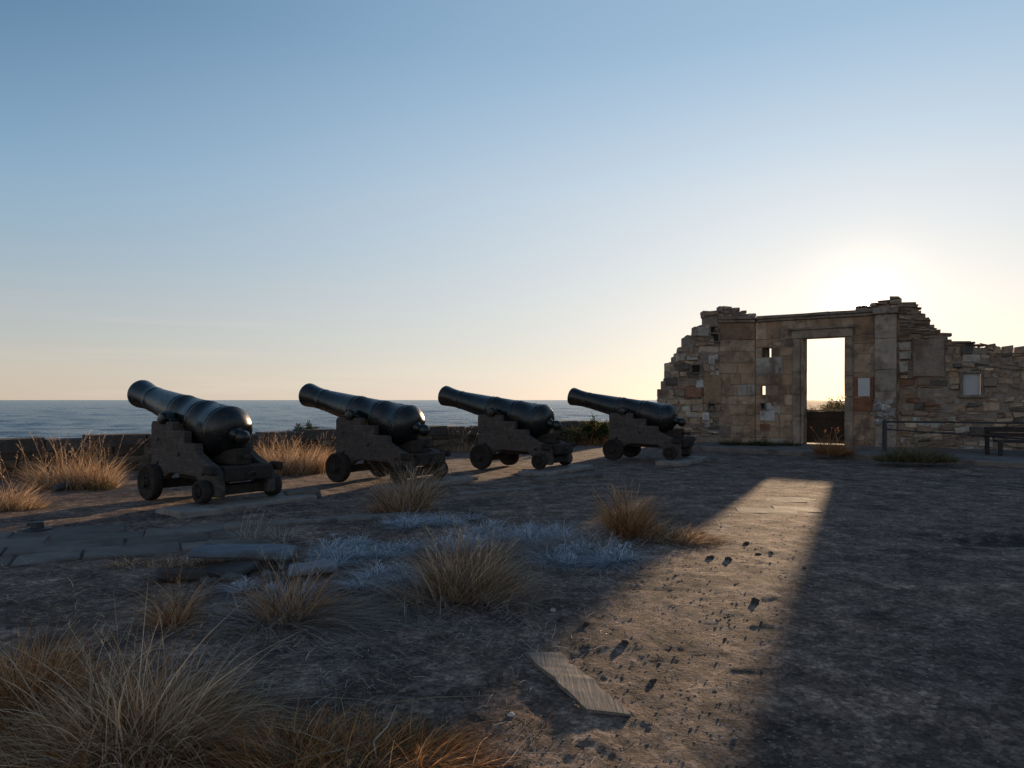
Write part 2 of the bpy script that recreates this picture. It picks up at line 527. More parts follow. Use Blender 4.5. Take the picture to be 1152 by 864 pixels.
sc_ = N(nt, 'ShaderNodeVectorMath', operation='SCALE'); nt.links.new(tot, sc_.inputs[0]); sc_.inputs['Scale'].default_value = KC
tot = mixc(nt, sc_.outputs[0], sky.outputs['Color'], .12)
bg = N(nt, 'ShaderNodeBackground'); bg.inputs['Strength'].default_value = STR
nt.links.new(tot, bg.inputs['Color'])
wo = N(nt, 'ShaderNodeOutputWorld'); nt.links.new(bg.outputs[0], wo.inputs['Surface'])

vs = scene.view_settings
scene.display_settings.display_device = 'sRGB'
vs.view_transform = 'Standard'; vs.look = 'None'; vs.gamma = 1.0; vs.use_curve_mapping = False
vs.exposure = EXPO
scene.cycles.use_denoising = True
scene.cycles.max_bounces = 6; scene.cycles.diffuse_bounces = 3; scene.cycles.glossy_bounces = 3
scene.cycles.transmission_bounces = 3; scene.cycles.transparent_max_bounces = 6
scene.cycles.sample_clamp_indirect = 6

# ------------------------------------------------------------------ ground and sea
def build_ground():
    rs = [.5]
    while rs[-1] < 900:
        r = rs[-1]
        rs.append(r * (1.0085 if r < 30 else 1.05))
    ang = list(np.arange(-46, 46, .2)) + list(np.arange(46, 314, 4.0))
    ang = np.radians(np.array(ang)); rs = np.array(rs)
    A, RR = np.meshgrid(ang, rs)
    X = RR * np.sin(A); Y = RR * np.cos(A)
    Z = hgt(X, Y)
    na, nr = len(ang), len(rs)
    V = np.stack([X, Y, Z], -1).reshape(-1, 3)
    V = np.vstack([V, [[0, 0, hz(0, 0)]]])
    i = np.arange(nr - 1)[:, None] * na; k = np.arange(na)[None, :]; k2 = (k + 1) % na
    q = np.stack([i + k, i + na + k, i + na + k2, i + k2], -1).reshape(-1, 4)
    faces = [tuple(x) for x in q.tolist()] + [(len(V) - 1, int(a), int((a + 1) % na)) for a in range(na)]
    me = bpy.data.meshes.new('ground'); me.from_pydata(V.tolist(), [], faces)
    me.polygons.foreach_set('use_smooth', [True] * len(me.polygons))
    me.materials.append(M['dirt']); me.update()
    o = bpy.data.objects.new('ground', me); COL.objects.link(o)
    tag(o, 'dark packed dirt yard crossed by a beam of low sun', 'ground', kind='structure')


build_ground()
def build_sea():
    rs = [35.0]
    while rs[-1] < 90000: rs.append(rs[-1] * (1.006 if rs[-1] < 3500 else 1.12))
    ang = np.radians(np.array(list(np.arange(-50, 16, .18)) + list(np.arange(16, 310, 5.0)))); rs = np.array(rs)
    A, RR = np.meshgrid(ang, rs)
    X = RR * np.sin(A); Y = RR * np.cos(A)
    Z = np.full_like(X, -5.5)
    for sc, am, sd in ((.045, .9, 20), (.11, .85, 21), (.27, .5, 22), (.6, .26, 23)):
        cell = RR * .006
        Z += am * vnoise(X * sc * .55 + Y * sc * .2, Y * sc, sd) * (1 - sstep(.35, .9, cell * sc))
    V = np.stack([X, Y, Z], -1).reshape(-1, 3)
    na, nr = len(ang), len(rs)
    i = np.arange(nr - 1)[:, None] * na; k = np.arange(na)[None, :]; k2 = (k + 1) % na
    q = np.stack([i + k, i + na + k, i + na + k2, i + k2], -1).reshape(-1, 4)
    me = bpy.data.meshes.new('sea'); me.from_pydata(V.tolist(), [], q.tolist())
    me.polygons.foreach_set('use_smooth', [True] * len(me.polygons)); me.materials.append(M['sea']); me.update()
    o = bpy.data.objects.new('sea', me); COL.objects.link(o)
    tag(o, 'grey blue choppy sea out to the horizon', 'sea', kind='structure')


build_sea()

# flagstone path
def build_path():
    b = MB()
    du = Vector((.9, .436, 0)); dw = Vector((-.436, .9, 0)); o = Vector((-5.76, 8.32, 0))
    wv = -1.95
    for row in range(4):
        dep = random.uniform(.48, .62)
        u = -6.0 + random.uniform(0, .5)
        while u < 2.5 - row * .35:
            ln = random.uniform(.5, 1.15)
            if random.random() > .06:
                a = random.uniform(-.02, .02)
                cx = o + du * (u + ln / 2) + dw * (wv + dep / 2)
                m = Matrix.Translation((cx.x, cx.y, hz(cx.x, cx.y) - .011 + random.uniform(-.005, .005))) @ Matrix.Rotation(math.atan2(.436, .9) + a, 4, 'Z') @ Matrix.Rotation(random.uniform(-.012, .012), 4, 'X')
                k = random.uniform(.75, 1.2)
                b.box((-ln / 2 + .012, -dep / 2 + .012, -.06), (ln / 2 - .012, dep / 2 - .012, .03), m, .012, (.145 * k, .125 * k, .112 * k), .018)
            u += ln
        wv += dep
    tag(b.build('path', M['path']), 'worn flagstone path at the left edge of the yard', 'path', kind='structure')


build_path()

# raised pavement in front of the ruin
def build_pavement():
    b = MB()
    p = [(5.2, 22.6), (8.6, 19.1), (11.2, 16.3), (22, 9.5), (26, 14), (14.6, 20.9), (11.4, 22.4), (8.1, 24.9), (4.6, 25.2)]
    n = len(p)
    bm = bmesh.new()
    f = bm.faces.new([bm.verts.new((x, y, -.2)) for x, y in p])
    ex = bmesh.ops.extrude_face_region(bm, geom=[f])
    for e in ex['geom']:
        if isinstance(e, bmesh.types.BMVert): e.co.z = .12
    bmesh.ops.recalc_face_normals(bm, faces=list(bm.faces))
    bmesh.ops.bevel(bm, geom=list(bm.edges), offset=.02, segments=1, affect='EDGES')
    bm.verts.index_update()
    b.add([v.co.copy() for v in bm.verts], [[v.index for v in f.verts] for f in bm.faces], (.18, .155, .135))
    bm.free()
    tag(b.build('pavement', M['path']), 'low worn pavement along the foot of the ruin', 'pavement', kind='structure')


build_pavement()


# ------------------------------------------------------------------ masonry
class Seg:
    def __init__(s, p0, p1):
        s.p0 = Vector((p0[0], p0[1], 0)); d = Vector((p1[0] - p0[0], p1[1] - p0[1], 0))
        s.L = d.length; s.d = d.normalized(); s.n = Vector((s.d.y, -s.d.x, 0))   # towards the yard

    def P(s, u, w, v): return s.p0 + s.d * u + s.n * w + Vector((0, 0, v))

    def u(s, px):
        k = (px - CX) / F      # X = k Y
        return (k * s.p0.y - s.p0.x) / (s.d.x - k * s.d.y)

    def z(s, px, py):
        y = s.p0.y + s.d.y * s.u(px)
        return H + (HY - py) * y / F

    def m(s): return Matrix(((s.d.x, s.n.x, 0, s.p0.x), (s.d.y, s.n.y, 0, s.p0.y), (0, 0, 1, 0), (0, 0, 0, 1)))


def block(b, seg, u0, u1, v0, v1, w0, w1, col, jit=.012, ch=.02, rot=0.0):
    """one through stone with chamfered, uneven faces front and back"""
    J = lambda k=1.0: random.uniform(-jit, jit) * k
    q = [(u0 + J(), v0 + J()), (u1 + J(), v0 + J()), (u1 + J(), v1 + J()), (u0 + J(), v1 + J())]
    c = min(ch, (u1 - u0) * .3, (v1 - v0) * .3)
    cu, cv = (u0 + u1) / 2, (v0 + v1) / 2
    if rot:
        ca, sa = math.cos(rot), math.sin(rot)
        q = [(cu + (x - cu) * ca - (y - cv) * sa, cv + (x - cu) * sa + (y - cv) * ca) for x, y in q]
    qi = []
    for uu, vv in q:
        qi.append((uu + (c if uu < cu else -c), vv + (c if vv < cv else -c)))
    vs = [seg.P(uu, w0 + J(), vv) for uu, vv in qi] + [seg.P(uu, w0 + c, vv) for uu, vv in q] + \
         [seg.P(uu, w1 - c, vv) for uu, vv in q] + [seg.P(uu, w1 + J(1.2), vv) for uu, vv in qi]
    fs = [(3, 2, 1, 0), (12, 13, 14, 15)]
    for r in range(3):
        for k in range(4):
            k2 = (k + 1) % 4
            fs.append((r * 4 + k, r * 4 + k2, r * 4 + 4 + k2, r * 4 + 4 + k))
    # face order checked by recalculation at the end
    b.add(vs, fs, col)


def interp(pts):
    xs = [p[0] for p in pts]; ys = [p[1] for p in pts]
    return lambda u: float(np.interp(u, xs, ys))


def masonry(b, core, seg, u0, u1, prof, holes, hh, ww, pal, T, base=-.1, jit=.014, proud=.03, miss=0.0, lay=None, mcol=(.24, .20, .16), rec=.016, vmax=None):
    top = max(prof(u0 + (u1 - u0) * k / 40) for k in range(41))
    brk = sorted({base, top + .3} | {h[2] for h in holes} | {h[3] for h in holes})
    brk = [x for x in brk if base <= x <= top + .3]
    if vmax: brk = [x for x in brk if x < vmax - .01] + [vmax]
    courses = []
    for a, c in zip(brk[:-1], brk[1:]):
        v = a
        while v < c - 1e-6:
            h = random.uniform(*(hh if lay is None or v < lay[0] else lay[1]))
            if c - v < h * 1.5: h = c - v
            courses.append((v, v + h)); v += h
    for (v0, v1) in courses:
        cuts = sorted([(h[0], h[1]) for h in holes if h[2] < v1 - .01 and h[3] > v0 + .01])
        spans, a = [], u0
        for h0, h1 in cuts:
            if h0 > a: spans.append((a, h0))
            a = max(a, h1)
        if a < u1: spans.append((a, u1))
        hc = (v1 - v0)
        for s0, s1 in spans:
            u = s0
            while u < s1 - 1e-6:
                wd = random.uniform(*(ww if lay is None or v0 < lay[0] else lay[2])) * (.6 + .4 * hc / hh[1])
                if s1 - u < wd * 1.5: wd = s1 - u
                pc = min(prof(u + wd * .15), prof(u + wd * .85)) + .03
                if (v0 + v1) / 2 < pc + random.uniform(-.04, .06) and random.random() > miss:
                    # split some stones in two to break up the courses
                    col = pal(u + wd / 2, (v0 + v1) / 2)
                    pr = random.uniform(-.4, 1) * proud
                    rb = lay is not None or proud > .04; dv0, dv1 = (random.gauss(0, .022), random.gauss(0, .022)) if rb and v0 > base + .01 else (0, 0)
                    if random.random() < .3 and hc > .17 and rb:
                        vm = v0 + hc * random.uniform(.35, .65)
                        block(b, seg, u + .008, u + wd - .008, v0 + .006, vm - .006, -T - pr, pr, col, jit)
                        block(b, seg, u + .008, u + wd - .008, vm + .006, v1 - .006, -T - pr, pr + random.uniform(-.02, .02), pal(u, vm), jit)
                    else:
                        block(b, seg, u + .008, u + wd - .008, v0 + .006 + dv0, max(v1 - .006 + dv1, v0 + dv0 + .05), -T - pr, pr, col, jit, .03 if rb else .02, random.gauss(0, .055) if rb else 0)
                u += wd
    # mortar core behind the stones
    n = max(1, int((u1 - u0) / .11)); du = (u1 - u0) / n
    edges = sorted({u0 + du * k for k in range(n + 1)} | {h[0] for h in holes if u0 < h[0] < u1} | {h[1] for h in holes if u0 < h[1] < u1})
    for a, c in zip(edges[:-1], edges[1:]):
        um = (a + c) / 2
        iv = [(base, prof(um) - .10)]
        for h in holes:
            if h[0] <= um <= h[1]:
                nv = []
                for x, y in iv:
                    if h[2] > x: nv.append((x, min(y, h[2])))
                    if h[3] < y: nv.append((max(x, h[3]), y))
                iv = [t for t in nv if t[1] - t[0] > .02]
        for x, y in iv:
            if y <= x: continue
            w1 = -rec - random.uniform(0, .012)
            vsx = [seg.P(uu, ww_, vv) for ww_ in (-T + .02, w1) for uu, vv in ((a, x), (c, x), (c, y), (a, y))]
            core.add(vsx, [(3, 2, 1, 0), (4, 5, 6, 7), (0, 1, 5, 4), (1, 2, 6, 5), (2, 3, 7, 6), (3, 0, 4, 7)], mcol)


def fix_normals(o):
    bm = bmesh.new(); bm.from_mesh(o.data)
    bmesh.ops.recalc_face_normals(bm, faces=list(bm.faces)); bm.to_mesh(o.data); bm.free()
    return o


def mulc(c, k): return (c[0] * k, c[1] * k, c[2] * k)


RUB = [(r * 1.28, g * 1.12, b * .98) for r, g, b in [(.30, .25, .20), (.25, .21, .175), (.34, .29, .23), (.22, .19, .165), (.28, .22, .165), (.38, .34, .28), (.20, .165, .14)]]
def pal_rubble(u, v):
    r = random.random()
    if r < .07: return (.45, .41, .35)
    if r < .12: return (.26, .175, .12)
    if r < .2: return (.13, .11, .095)
    return mulc(random.choice(RUB), random.uniform(.8, 1.15))


ASH = [(r * 1.28, g * 1.11, b * .97) for r, g, b in [(.29, .225, .165), (.31, .25, .19), (.26, .21, .16), (.33, .275, .215), (.25, .185, .13)]]
def pal_ashlar(u, v):
    r = random.random()
    if r < .10: return mulc((.25, .155, .10), random.uniform(.8, 1.1))
    if r < .17: return (.36, .32, .27)
    if r < .25: return (.18, .145, .115)
    return mulc(random.choice(ASH), random.uniform(.85, 1.12))


def build_ruin():
    T = .62
    SA = Seg((4.83, 24.25), (7.9, 24.0)); SB = Seg((7.9, 24.0), (11.32, 21.6)); SC = Seg((11.32, 21.6), (21.0, 16.9))
    root = empty('ruined_gateway_wall', (9.6, 22.9, 0))
    tag(root, 'crumbling brown stone wall pierced by a tall doorway with the low sun on its top edge', 'ruin')
    inv = Matrix.Translation((-9.6, -22.9, 0))

    def fin(mb, name, mat, parent=None, label=None, smooth=False):
        mb.v = [tuple(inv @ Vector(p)) for p in mb.v]
        o = mb.build(name, mat, parent or root, smooth)
        fix_normals(o)
        if label: o['label'] = label
        return o

    # --- left rubble end (segment A, broken stepped outline)
    rub, core = MB(), MB()
    prA = interp([(SA.u(742), 1.55), (SA.u(745), 2.0), (SA.u(752), 2.6), (SA.u(757), 2.95), (SA.u(769), 3.3), (SA.u(771), 3.65), (SA.u(780), 3.72), (SA.u(783), 4.0),
                  (SA.u(792), 4.05), (SA.u(794), 4.3), (SA.u(803), 4.35), (SA.u(806), 4.5), (SA.u(840), 4.45), (SA.u(852), 4.3)])
    uS = SA.u(809)
    hA = [(SA.u(801), SA.u(806), SA.z(803, 463), SA.z(803, 455))]
    masonry(rub, core, SA, 0.0, uS, prA, [], (.09, .26), (.13, .5), pal_rubble, T, miss=.02, proud=.075, jit=.03)
    # --- plastered ashlar from there to the corner
    ash = MB()
    zt = 4.22
    masonry(ash, core, SA, uS, SA.L, lambda u: 4.13, [], (.28, .46), (.3, .75), pal_ashlar, T, proud=.012, jit=.008, rec=.006, mcol=(.27, .21, .155), vmax=4.02)
    # loose rubble lying on the wall head
    masonry(rub, core, SA, SA.u(800), SA.u(851), interp([(SA.u(800), 4.42), (SA.u(812), 4.52), (SA.u(835), 4.46), (SA.u(851), 4.28)]), [], (.07, .14), (.12, .3), pal_rubble, T * .8, base=4.21, proud=.05, jit=.02)
    # solid wedge where the two walls meet
    cpt = Vector((7.9, 24.0, 0)); q3 = [cpt - (SA.n + SB.n) * .012, cpt - SA.n * T - SA.d * .05, cpt - (SA.n + SB.n) * T * .6, cpt - SB.n * T + SB.d * .05]
    for z0, z1 in ((-.1, 4.19),):
        core.add([Vector((p.x, p.y, z0)) for p in q3] + [Vector((p.x, p.y, z1)) for p in q3], [(3, 2, 1, 0), (4, 5, 6, 7), (0, 1, 5, 4), (1, 2, 6, 5), (2, 3, 7, 6), (3, 0, 4, 7)], (.22, .18, .145))
    # --- segment B: gate bay
    dl, dr = SB.u(904), SB.u(950.5)
    dtop = 3.42
    holes = [(dl - .04, dr + .04, -.1, dtop + .02),
             (SB.u(857), SB.u(867.5), SB.z(862, 402), SB.z(862, 391)),
             (SB.u(856.5) - .18, SB.u(861), SB.z(858, 444), SB.z(858, 434)),
             ]
    uP = SB.u(984)
    masonry(ash, core, SB, .0, SB.L, lambda u: 4.13, holes, (.26, .44), (.28, .8), pal_ashlar, T, proud=.012, jit=.008, rec=.006, mcol=(.27, .21, .155), vmax=4.02)
    hq = holes[1]; block(ash, SB, hq[0] + .001, hq[0] + .075, hq[2] + .002, hq[3] - .002, -T - .01, -.45, (.2, .15, .11), .004, .01); block(ash, SB, hq[0] + .001, hq[0] + .135, hq[2] + .002, hq[3] - .002, -.36, -.26, (.2, .15, .11), .003, .01); block(ash, SB, hq[0] + .165, hq[1] - .001, hq[2] + .002, hq[3] - .002, -T - .01, -.5, (.2, .15, .11), .003, .01)  # stones added inside the hole to cut the sun streak through it
    hq = holes[2]; block(ash, SB, hq[0] + .001, SB.u(856.5), hq[2] + .002, hq[3] - .002, -.10, .012, (.3, .24, .18), .003, .008)
    # rubble on the head of the bay, above the cornice at the right end
    masonry(rub, core, SB, SB.u(962), SB.L, interp([(SB.u(962), 4.26), (SB.u(985), 4.36), (SB.u(1000), 4.44), (SB.L, 4.48)]), [], (.05, .11), (.15, .45), pal_rubble, T * .85, base=4.2, proud=.05, jit=.018)
    # --- segment C: low rubble wall to the right
    prC = interp([(0, 4.44), (SC.u(1018), 4.45), (SC.u(1036), 4.15), (SC.u(1043), 3.95), (SC.u(1051), 3.7), (SC.u(1057), 3.5), (SC.u(1066), 3.42), (SC.u(1070), 3.2), (SC.u(1086), 3.14),
                  (SC.u(1100), 3.08), (SC.u(1120), 3.04), (SC.u(1140), 2.9), (SC.u(1200), 2.75), (SC.L, 2.4)])
    win = (SC.u(1080), SC.u(1106), SC.z(1093, 447.5), SC.z(1093, 418))
    patch = (SC.u(1026), SC.u(1063), SC.z(1045, 424), SC.z(1045, 381))
    lab = [win]

    def palC(u, v):
        if 2.9 < v: return mulc(random.choice(RUB), random.uniform(.55, .85))
        if SC.u(1020) < u < SC.u(1052) and 1.1 < v < 2.1 and random.random() < .5: return mulc((.25, .13, .08), random.uniform(.7, 1.1))
        return pal_rubble(u, v)
    masonry(rub, core, SC, 0, SC.L, prC, lab, (.09, .24), (.14, .5), palC, T, miss=.02, proud=.07, jit=.03, lay=(2.95, (.05, .09), (.25, .7)))
    fin(rub, 'rubble_wall', M['rubble']); fin(ash, 'ashlar_wall', M['ashlar']); fin(core, 'mortar_bed', M['mortar'])

    # --- cornice slabs
    b = MB()
    k = 0
    for sg, a, c in ((SA, uS - .05, SA.L - .02), (SB, .06, SB.u(983.5))):
        u = a
        while u < c - .01:
            wd = min(random.uniform(.7, 1.2), c - u)
            if c - u - wd < .3: wd = c - u
            block(b, sg, u + .004, u + wd - .004, 4.02, 4.10, -T - .05, .07, mulc((.27, .215, .165), random.uniform(.85, 1.1)), .006, .014)
            block(b, sg, u + .004, u + wd - .004, 4.105, 4.205, -T - .09, .13, mulc((.25, .2, .155), random.uniform(.85, 1.1)), .008, .02)
            u += wd
    fin(b, 'cornice', M['ashlar'])
    # --- door surround: jambs, lintel
    for side in (0, 1):
        b = MB()
        if side == 0: a, c = SB.u(892), dl
        else: a, c = dr, SB.u(960)
        v = .1
        while v < dtop - .01:
            h = min(random.uniform(.55, .95), dtop - v)
            if dtop - v - h < .25: h = dtop - v
            kc = mulc((.30, .235, .175), random.uniform(.85, 1.1))
            block(b, SB, a, c - (.09 if side == 0 else 0) + 0, v + .004, v + h - .004, -.3, .075, kc, .005, .018)
            if side == 0: block(b, SB, c - .085, c, v + .004, v + h - .004, -.45, .02, kc, .004, .012)
            else: block(b, SB, a - .0, a + .08, v + .004, v + h - .004, -.5, -.302, kc, .004, .012)
            v += h
        fin(b, 'door_jamb', M['ashlar'])
    b = MB()
    block(b, SB, SB.u(891), SB.u(960), dtop + .005, dtop + .26, -.34, .10, (.29, .23, .17), .006, .02)
    block(b, SB, SB.u(888), SB.u(963), dtop + .265, dtop + .34, -.3, .15, (.27, .21, .16), .006, .02)
    fin(b, 'door_lintel', M['ashlar'])
    # --- pilaster
    b = MB(); a, c = SB.u(985), SB.u(1009)
    v = .1
    while v < 4.0:
        h = min(random.uniform(.6, 1.0), 4.02 - v)
        if 4.02 - v - h < .25: h = 4.02 - v
        block(b, SB, a, c, v + .003, v + h - .003, -.1, .14, mulc((.32, .265, .21), random.uniform(.88, 1.1)), .006, .02)
        v += h
    block(b, SB, a - .06, c + .06, 4.03, 4.2, -.1, .2, (.27, .22, .175), .01, .02)
    fin(b, 'pilaster', M['ashlar'])
    # --- broken white plaster lump at the foot of the pilaster
    b = MB()
    for i in range(26):
        pu = SB.u(random.uniform(984, 1003)); pv = SB.z(994, random.uniform(452, 484))
        s = random.uniform(.05, .14)
        block(b, SB, pu - s, pu + s, pv - s * .8, pv + s * .8, .10, .15 + random.uniform(.02, .1), mulc((.42, .40, .37), random.uniform(.45, 1.1)), .03, .03)
    fin(b, 'plaster_lump', M['rubble'], label='pale broken lump at the foot of the pilaster')
    # --- smooth render patches and pale panels
    b = MB()
    block(b, SC, patch[0], patch[1], patch[2], patch[3], -.02, .062, (.235, .19, .15), .02, .03)
    fin(b, 'render_patch', M['ashlar'], label='smooth grey render patch on the rubble')
    for (x0, x1, y0, y1) in ((1011.5, 1024.5, 386, 394), (1011.5, 1024.5, 396, 404), (1012, 1022, 407, 419)):
        b = MB()
        block(b, SC, SC.u(x0), SC.u(x1), SC.z(x0, y1), SC.z(x0, y0), .02, .08, (.34, .30, .25), .014, .02)
        fin(b, 'render_patch', M['rubble'])
    b = MB()
    block(b, SC, win[0] + .07, win[1] - .07, win[2] - .01, win[3] - .03, -.2, -.03, (.40, .41, .42), .004, .006)
    wp = fin(b, 'window_panel', M['panel'], label='pale blank panel filling the square window of the low wall')
    b = MB()
    for (a, c, e, f) in ((win[0], win[0] + .07, win[2], win[3]), (win[1] - .07, win[1], win[2], win[3]), (win[0] + .072, win[1] - .072, win[3] - .05, win[3] + .01), (win[0] - .04, win[1] + .04, win[2] - .0, win[2] + .085)):
        block(b, SC, a, c, e, f, -.2, .07 if f - e > .2 else .085, (.20, .165, .135), .004, .01)
    fin(b, 'window_frame', M['ashlar'], wp)
    b = MB()
    block(b, SB, SB.u(965.5), SB.u(979), SB.z(972, 446), SB.z(972, 425.5), .0, .05, (.46, .46, .45), .004, .008)
    fin(b, 'wall_plate', M['panel'], label='white blank plate beside the doorway')
    # brick red infill round the plate
    b = MB()
    for (x0, x1, y0, y1) in ((961, 964.8, 424, 446), (960, 983, 447.5, 455), (960, 983, 456, 463), (980, 983.5, 424, 447)):
        block(b, SB, SB.u(x0), SB.u(x1), SB.z(970, y1), SB.z(970, y0), -.05, .035, mulc((.25, .115, .065), random.uniform(.8, 1.1)), .006, .01)
    fin(b, 'brick_infill', M['rubble'], label='rust red brick infill round the white plate')
    # pale stones let into the masonry
    b = MB()
    for sg, x0, x1, y0, y1, c in ((SA, 783, 791, 428, 436, (.5, .49, .46)), (SA, 790, 797.5, 464, 473, (.55, .54, .52)), (SA, 792, 798, 475, 481, (.42, .4, .38)), (SA, 797, 804, 400, 410, (.45, .42, .38)),
                             (SB, 855, 872, 462, 474, (.48, .46, .43)), (SB, 862, 868, 454, 461.5, (.45, .43, .4)), (SB, 855, 866, 477, 484, (.26, .13, .075)), (SB, 872, 876, 411, 420, (.42, .38, .33)),
                             (SA, 791, 811, 422, 454, (.30, .21, .125)), (SA, 771, 789, 436, 447, (.27, .14, .09)), (SA, 784, 799, 368, 378, (.36, .33, .28))):
        block(b, sg, sg.u(x0), sg.u(x1), sg.z((x0 + x1) / 2, y1), sg.z((x0 + x1) / 2, y0), -.05, .075 if sg is SA else .03, c, .012, .018)
    fin(b, 'pale_stone', M['rubble'])
    # putlog sockets: shallow frames, the shade of a deep hole put into near-black plates
    b = MB()
    for sg, x0, x1, y0, y1 in ((SA, 797, 803.5, 452, 461), (SA, 798, 808, 376, 384), (SA, 799, 806, 368, 374), (SA, 778, 787, 411, 419), (SB, 857, 861, 454, 460)):
        u0, u1, v0, v1 = sg.u(x0), sg.u(x1), sg.z(x0, y1), sg.z(x0, y0)
        t = .035
        for (a, c, e, f) in ((u0 - t, u0, v0 - t, v1 + t), (u1, u1 + t, v0 - t, v1 + t), (u0, u1, v0 - t, v0), (u0, u1, v1, v1 + t)):
            block(b, sg, a, c, e, f, -.1, .09, (.2, .17, .14), .006, .01)
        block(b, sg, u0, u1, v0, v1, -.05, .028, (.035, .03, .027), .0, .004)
    fin(b, 'wall_socket', M['rubble'], label='small dark square sockets in the stonework')
    # --- plank gate closing the lower part of the doorway
    gate = MB()
    uu = dl - .02
    while uu < dr + .02:
        block(gate, SB, uu, min(uu + .085, dr + .03),   .15, 1.14 + random.uniform(-.006, .006), -.46, -.43, (1, 1, 1), .001, .003)
        uu += .0875
    go = fin(gate, 'gate', M['gatewood'], label='low dark brown plank gate in the doorway')
    b = MB()
    for vv in (.3, .92): block(b, SB, dl - .01, dr + .01, vv, vv + .09, -.425, -.40, (1, 1, 1), .003, .006)
    fin(b, 'gate_batten', M['gatewood'], go)
    b = MB(); block(b, SB, dl - .02, dr + .02, 1.15, 1.185, -.49, -.38, (1, 1, 1), .004, .01)
    fin(b, 'top_rail', M['gatewood'], go)
    return SA, SB, SC


SA, SB, SC = build_ruin()


# parapet along the sea
def build_parapet():
    sg = Seg((PA[0] - PD[0] * 14, PA[1] - PD[1] * 14), (PA[0] + PD[0] * 21.3, PA[1] + PD[1] * 21.3))
    b, core = MB(), MB()
    pr = lambda u: .60 + .035 * math.sin(u * .9) + .05 * mnoise.noise((u * .7, 0, 0))
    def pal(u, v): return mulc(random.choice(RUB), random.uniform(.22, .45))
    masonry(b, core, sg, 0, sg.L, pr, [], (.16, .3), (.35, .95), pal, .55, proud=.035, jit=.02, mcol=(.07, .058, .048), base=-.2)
    u = 0
    while u < sg.L - .2:
        wd = min(random.uniform(.6, 1.3), sg.L - u)
        if True:
            t = pr(u + wd / 2)
            block(b, sg, u + .006, u + wd - .006, t - .13, t + .13 + random.uniform(-.015, .02), -.6, .04, mulc((.13, .11, .095), random.uniform(.6, 1.0)), .018, .025)
        u += wd
    p0 = sg.p0
    root = empty('parapet_wall', (p0.x, p0.y, 0))
    for mb, nm, mt in ((b, 'stonework', M['rubble']), (core, 'mortar_bed', M['mortar'])):
        mb.v = [(x - p0.x, y - p0.y, z) for x, y, z in mb.v]
        fix_normals(mb.build(nm, mt, root))
    tag(root, 'low dark stone parapet wall between the cannons and the sea', 'wall')


build_parapet()


